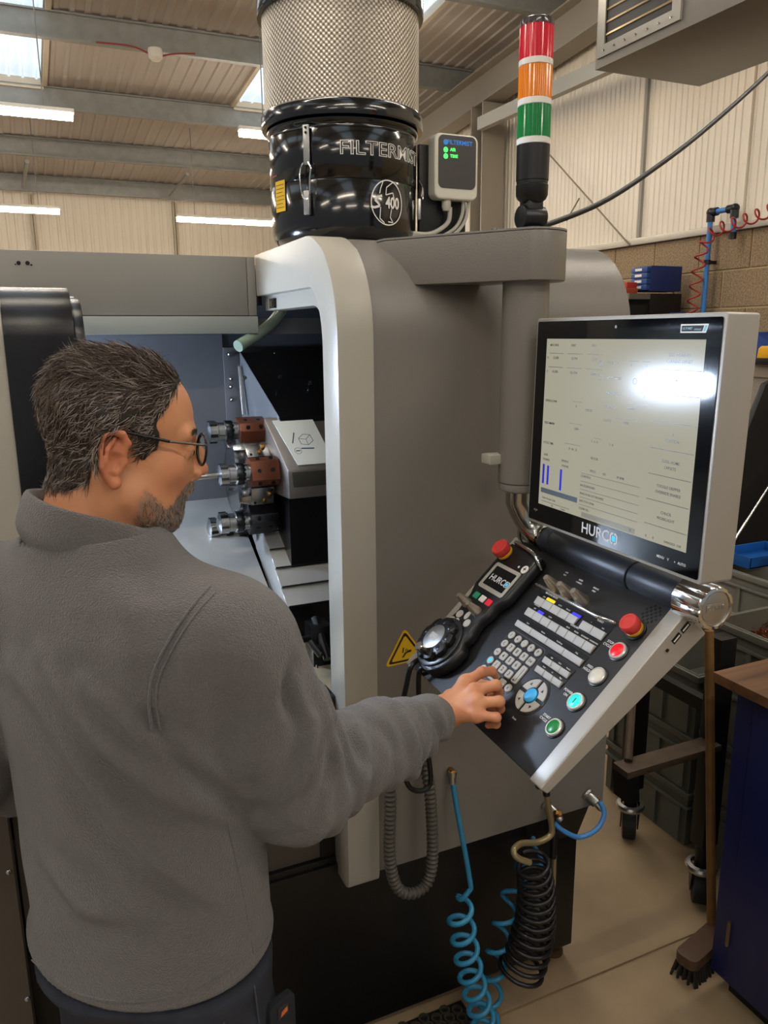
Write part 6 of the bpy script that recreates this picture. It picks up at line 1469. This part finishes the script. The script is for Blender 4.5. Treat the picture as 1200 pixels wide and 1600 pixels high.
jv, jf = nets(f_jacket, (-.28, .78, .82), (.68, 1.46, 1.52), .0058)
jn = vnormals(jv, jf)
def crease(pts, amp, sig):
    global jv
    P = [np.array(march(f_jacket, p.x, p.y)) for p in spline([(a, c, 0) for a, c in pts], 3)]
    P = [p for i, p in enumerate(P) if i == 0 or np.linalg.norm(p-P[i-1]) < .09]
    d = np.full(len(jv), 9.); T = np.zeros(len(jv)); V = jv.astype(F32)
    for i in range(len(P)-1):
        a = P[i].astype(F32); q = (P[i+1]-P[i]).astype(F32); t = np.clip(((V-a)@q)/((q*q).sum()+1e-9), 0, 1)
        e = np.sqrt(((V-a-t[:, None]*q)**2).sum(1)); m = e < d; d[m] = e[m]; T[m] = (i+t[m])/(len(P)-1)
    env = np.sin(np.clip(T, .06, .94)*PI)**.6
    jv = jv+jn*((amp*np.exp(-(d/sig)**2)-.55*amp*np.exp(-((d-1.9*sig)/sig)**2))*env)[:, None]
for pts, amp, sig in ((((20, 1040), (79, 1126), (150, 1228), (236, 1331), (320, 1400)), .0085, .016), (((59, 1030), (110, 1110), (181, 1181), (268, 1244), (340, 1278)), .0095, .015),
                      (((130, 1070), (189, 1126), (244, 1165), (320, 1205)), .0085, .013), (((230, 1128), (262, 1168), (310, 1215), (365, 1262)), -.010, .010),
                      (((110, 1462), (220, 1450), (300, 1478)), -.005, .016), (((60, 1330), (130, 1410), (240, 1450)), .006, .018), (((200, 1330), (290, 1420), (370, 1460)), -.006, .016),
                      (((463, 1040), (447, 1087), (470, 1135)), -.010, .010), (((492, 1128), (478, 1200), (440, 1262)), .010, .012), (((520, 1150), (512, 1215), (490, 1275)), -.007, .010),
                      (((560, 1135), (575, 1200), (555, 1262)), .008, .012), (((640, 1122), (652, 1185), (630, 1240)), .009, .011), (((672, 1108), (690, 1160), (672, 1215)), -.006, .008),
                      (((600, 1140), (620, 1180), (605, 1250)), -.005, .010), (((410, 1030), (420, 1110), (395, 1200)), .006, .018), (((330, 1020), (345, 1110), (330, 1180)), -.005, .018), (((150, 900), (200, 960), (210, 1060)), .005, .022)):
    crease(pts, amp, sig)
me = npmesh('jacket', jv, jf)
m_fl = M('grey_fleece', '656160', .95, var=.14, vscale=240, bump=1., bscale=520, detail=5, sheen=.35, spec=.15)
for n_ in m_fl.node_tree.nodes:
    if n_.type == 'BUMP': n_.inputs['Distance'].default_value = .0042
jk = obj('jacket', me, m_fl, person)
# stand-up collar, folded over
cc = Vector((.062, 1.075, 0)); q = B(); vs = []; fs = []; NP = 8; ks = range(0, 65)
for k in ks:
    ph = math.radians(13+334*k/64); c_, s_ = math.cos(ph), math.sin(ph)      # 0 = under the chin
    zb = 1.436-.026*c_; ht_ = .048-.014*max(0, c_)**2; Rr = .083+.005*c_+.0015*math.sin(5*ph)
    droop = .012*max(0, c_)**6
    for dr_, dz in ((.002, -.030), (.0135, .0), (.011, .012), (.002, ht_*.82), (-.004, ht_), (-.009, ht_*.96), (-.013, ht_*.6), (-.014, -.030)):
        vs.append((cc.x+(Rr+dr_)*1.04*c_+droop, cc.y+(Rr+dr_)*s_*.97, zb+dz-droop))
for k in range(64):
    for e in range(NP): fs.append((k*NP+e, k*NP+(e+1) % NP, (k+1)*NP+(e+1) % NP, (k+1)*NP+e))
fs += [tuple(range(NP)), tuple(range(64*NP, 65*NP))]
q.add(vs, fs); collar = q.build('collar', m_fl, jk, ang=80)
sm = collar.modifiers.new('round', 'SUBSURF'); sm.levels = 1; sm.render_levels = 1
def seam(pts, nm='seam', r=.0016, f=f_jacket):
    P = []
    for u, v in [(p.x, p.y) for p in spline([(a, c, 0) for a, c in pts], 5)]: P.append(march(f, u, v))
    P = [p for i, p in enumerate(P) if i == 0 or (p-P[i-1]).length < .06]
    if len(P) > 2: q = B(); q.tube(P, r, 6); q.build(nm, m_fl, jk, ang=70)
seam([(238, 1140), (233, 1100), (240, 1050), (270, 990), (302, 945), (328, 916)], r=.0020)
seam([(250, 1140), (244, 1100), (250, 1055), (279, 998), (311, 953), (337, 925)], r=.0013)
seam([(352, 1270), (370, 1347), (386, 1430), (396, 1490)])
seam([(50, 1500), (118, 1552), (213, 1566), (299, 1546), (394, 1492), (420, 1462)], r=.0014)
# --- trousers and shoes --------------------------------------------------
def f_trs(P):
    z = P[..., 2]
    c = np.array([.088, 1.045, .90]); d = s_ell(P, c+np.array([0, 0, -.02]), (.166, .158, .13))
    for s in (1, -1):
        hip = c+tr*s*.092+np.array([0, 0, -.06]); kn_ = hip+np.array([.02, .0, -.38]); an = kn_+np.array([-.015, 0, -.36])
        d = smin(d, s_chain(P, [hip, kn_, an], [.106, .080, .064], .04), .03)
    d = d-.004*np.sin(z*60+4*vnoise(P*8))*np.clip((.84-z)/.1, 0, 1)
    d = np.where(z > HEM-.012, smax(d, f_torso(P)+.016, .006), d)
    d = smax(d, z-.93, .01); return smax(d, .05-z, .006)
tv, tf_ = nets(f_trs, (-.14, .84, .02), (.32, 1.26, .95), .009)
trs = obj('trousers', npmesh('trousers', tv, tf_), M('navy_workwear', '2b2f3a', .85, bump=.8, bscale=900, var=.25, vscale=40), person)
for s in (1, -1):
    c = np.array([.088, 1.045, 0])+tr*s*.085
    def f_sh(P):
        d = s_cap(P, c+np.array([-.04, 0, .055]), c+tf*.15+np.array([0, 0, .045]), .046, .042); d = smin(d, s_cap(P, c+np.array([0, 0, .06]), c+np.array([0, 0, .12]), .050), .03)
        return smax(d, -P[..., 2], .004)
    v_, f_ = nets(f_sh, c+np.array([-.16, -.16, -.01]), c+np.array([.24, .22, .2]), .008); obj('shoe', npmesh('shoe', v_, f_), M('shoe_black', '171513', .5), person)
p = march(f_trs, 424, 1578, .8, 1.9)
q = B(); X = Matrix.Translation(p+Vector((.012, -.004, -.01))) @ Matrix.Rotation(math.radians(20), 4, 'Z'); q.prism(rrect(-.022, -.05, .022, .03, .008, 3), -.006, .006, 'y', X); q.build('pocket', M('pocket_cloth', '1c1e24', .9), trs, bevel=.004)
q = B(X); q.box((-.010, -.0085, .004), (.008, -.006, .022)); tg_ = q.build('pocket_tag', M('tag_dark', '2b2a30', .6), trs)
q = B(X); q.add([(-.006, -.0090, .006), (.006, -.0090, .010), (.006, -.0090, .018), (-.004, -.0090, .014)], [(0, 1, 2, 3)]); q.build('tag_emblem', M('tag_orange', 'c8632e', .6), tg_)
for pts in (((352, 1530), (347, 1560), (350, 1600)), ((390, 1505), (398, 1545), (405, 1600))):
    P = [march(f_trs, u, v, .8, 1.9) for u, v in pts]; q = B(); q.tube(spline(P, 4), .0014, 6); q.build('seam', M('navy_stitch', '3b3f4c', .8), trs)
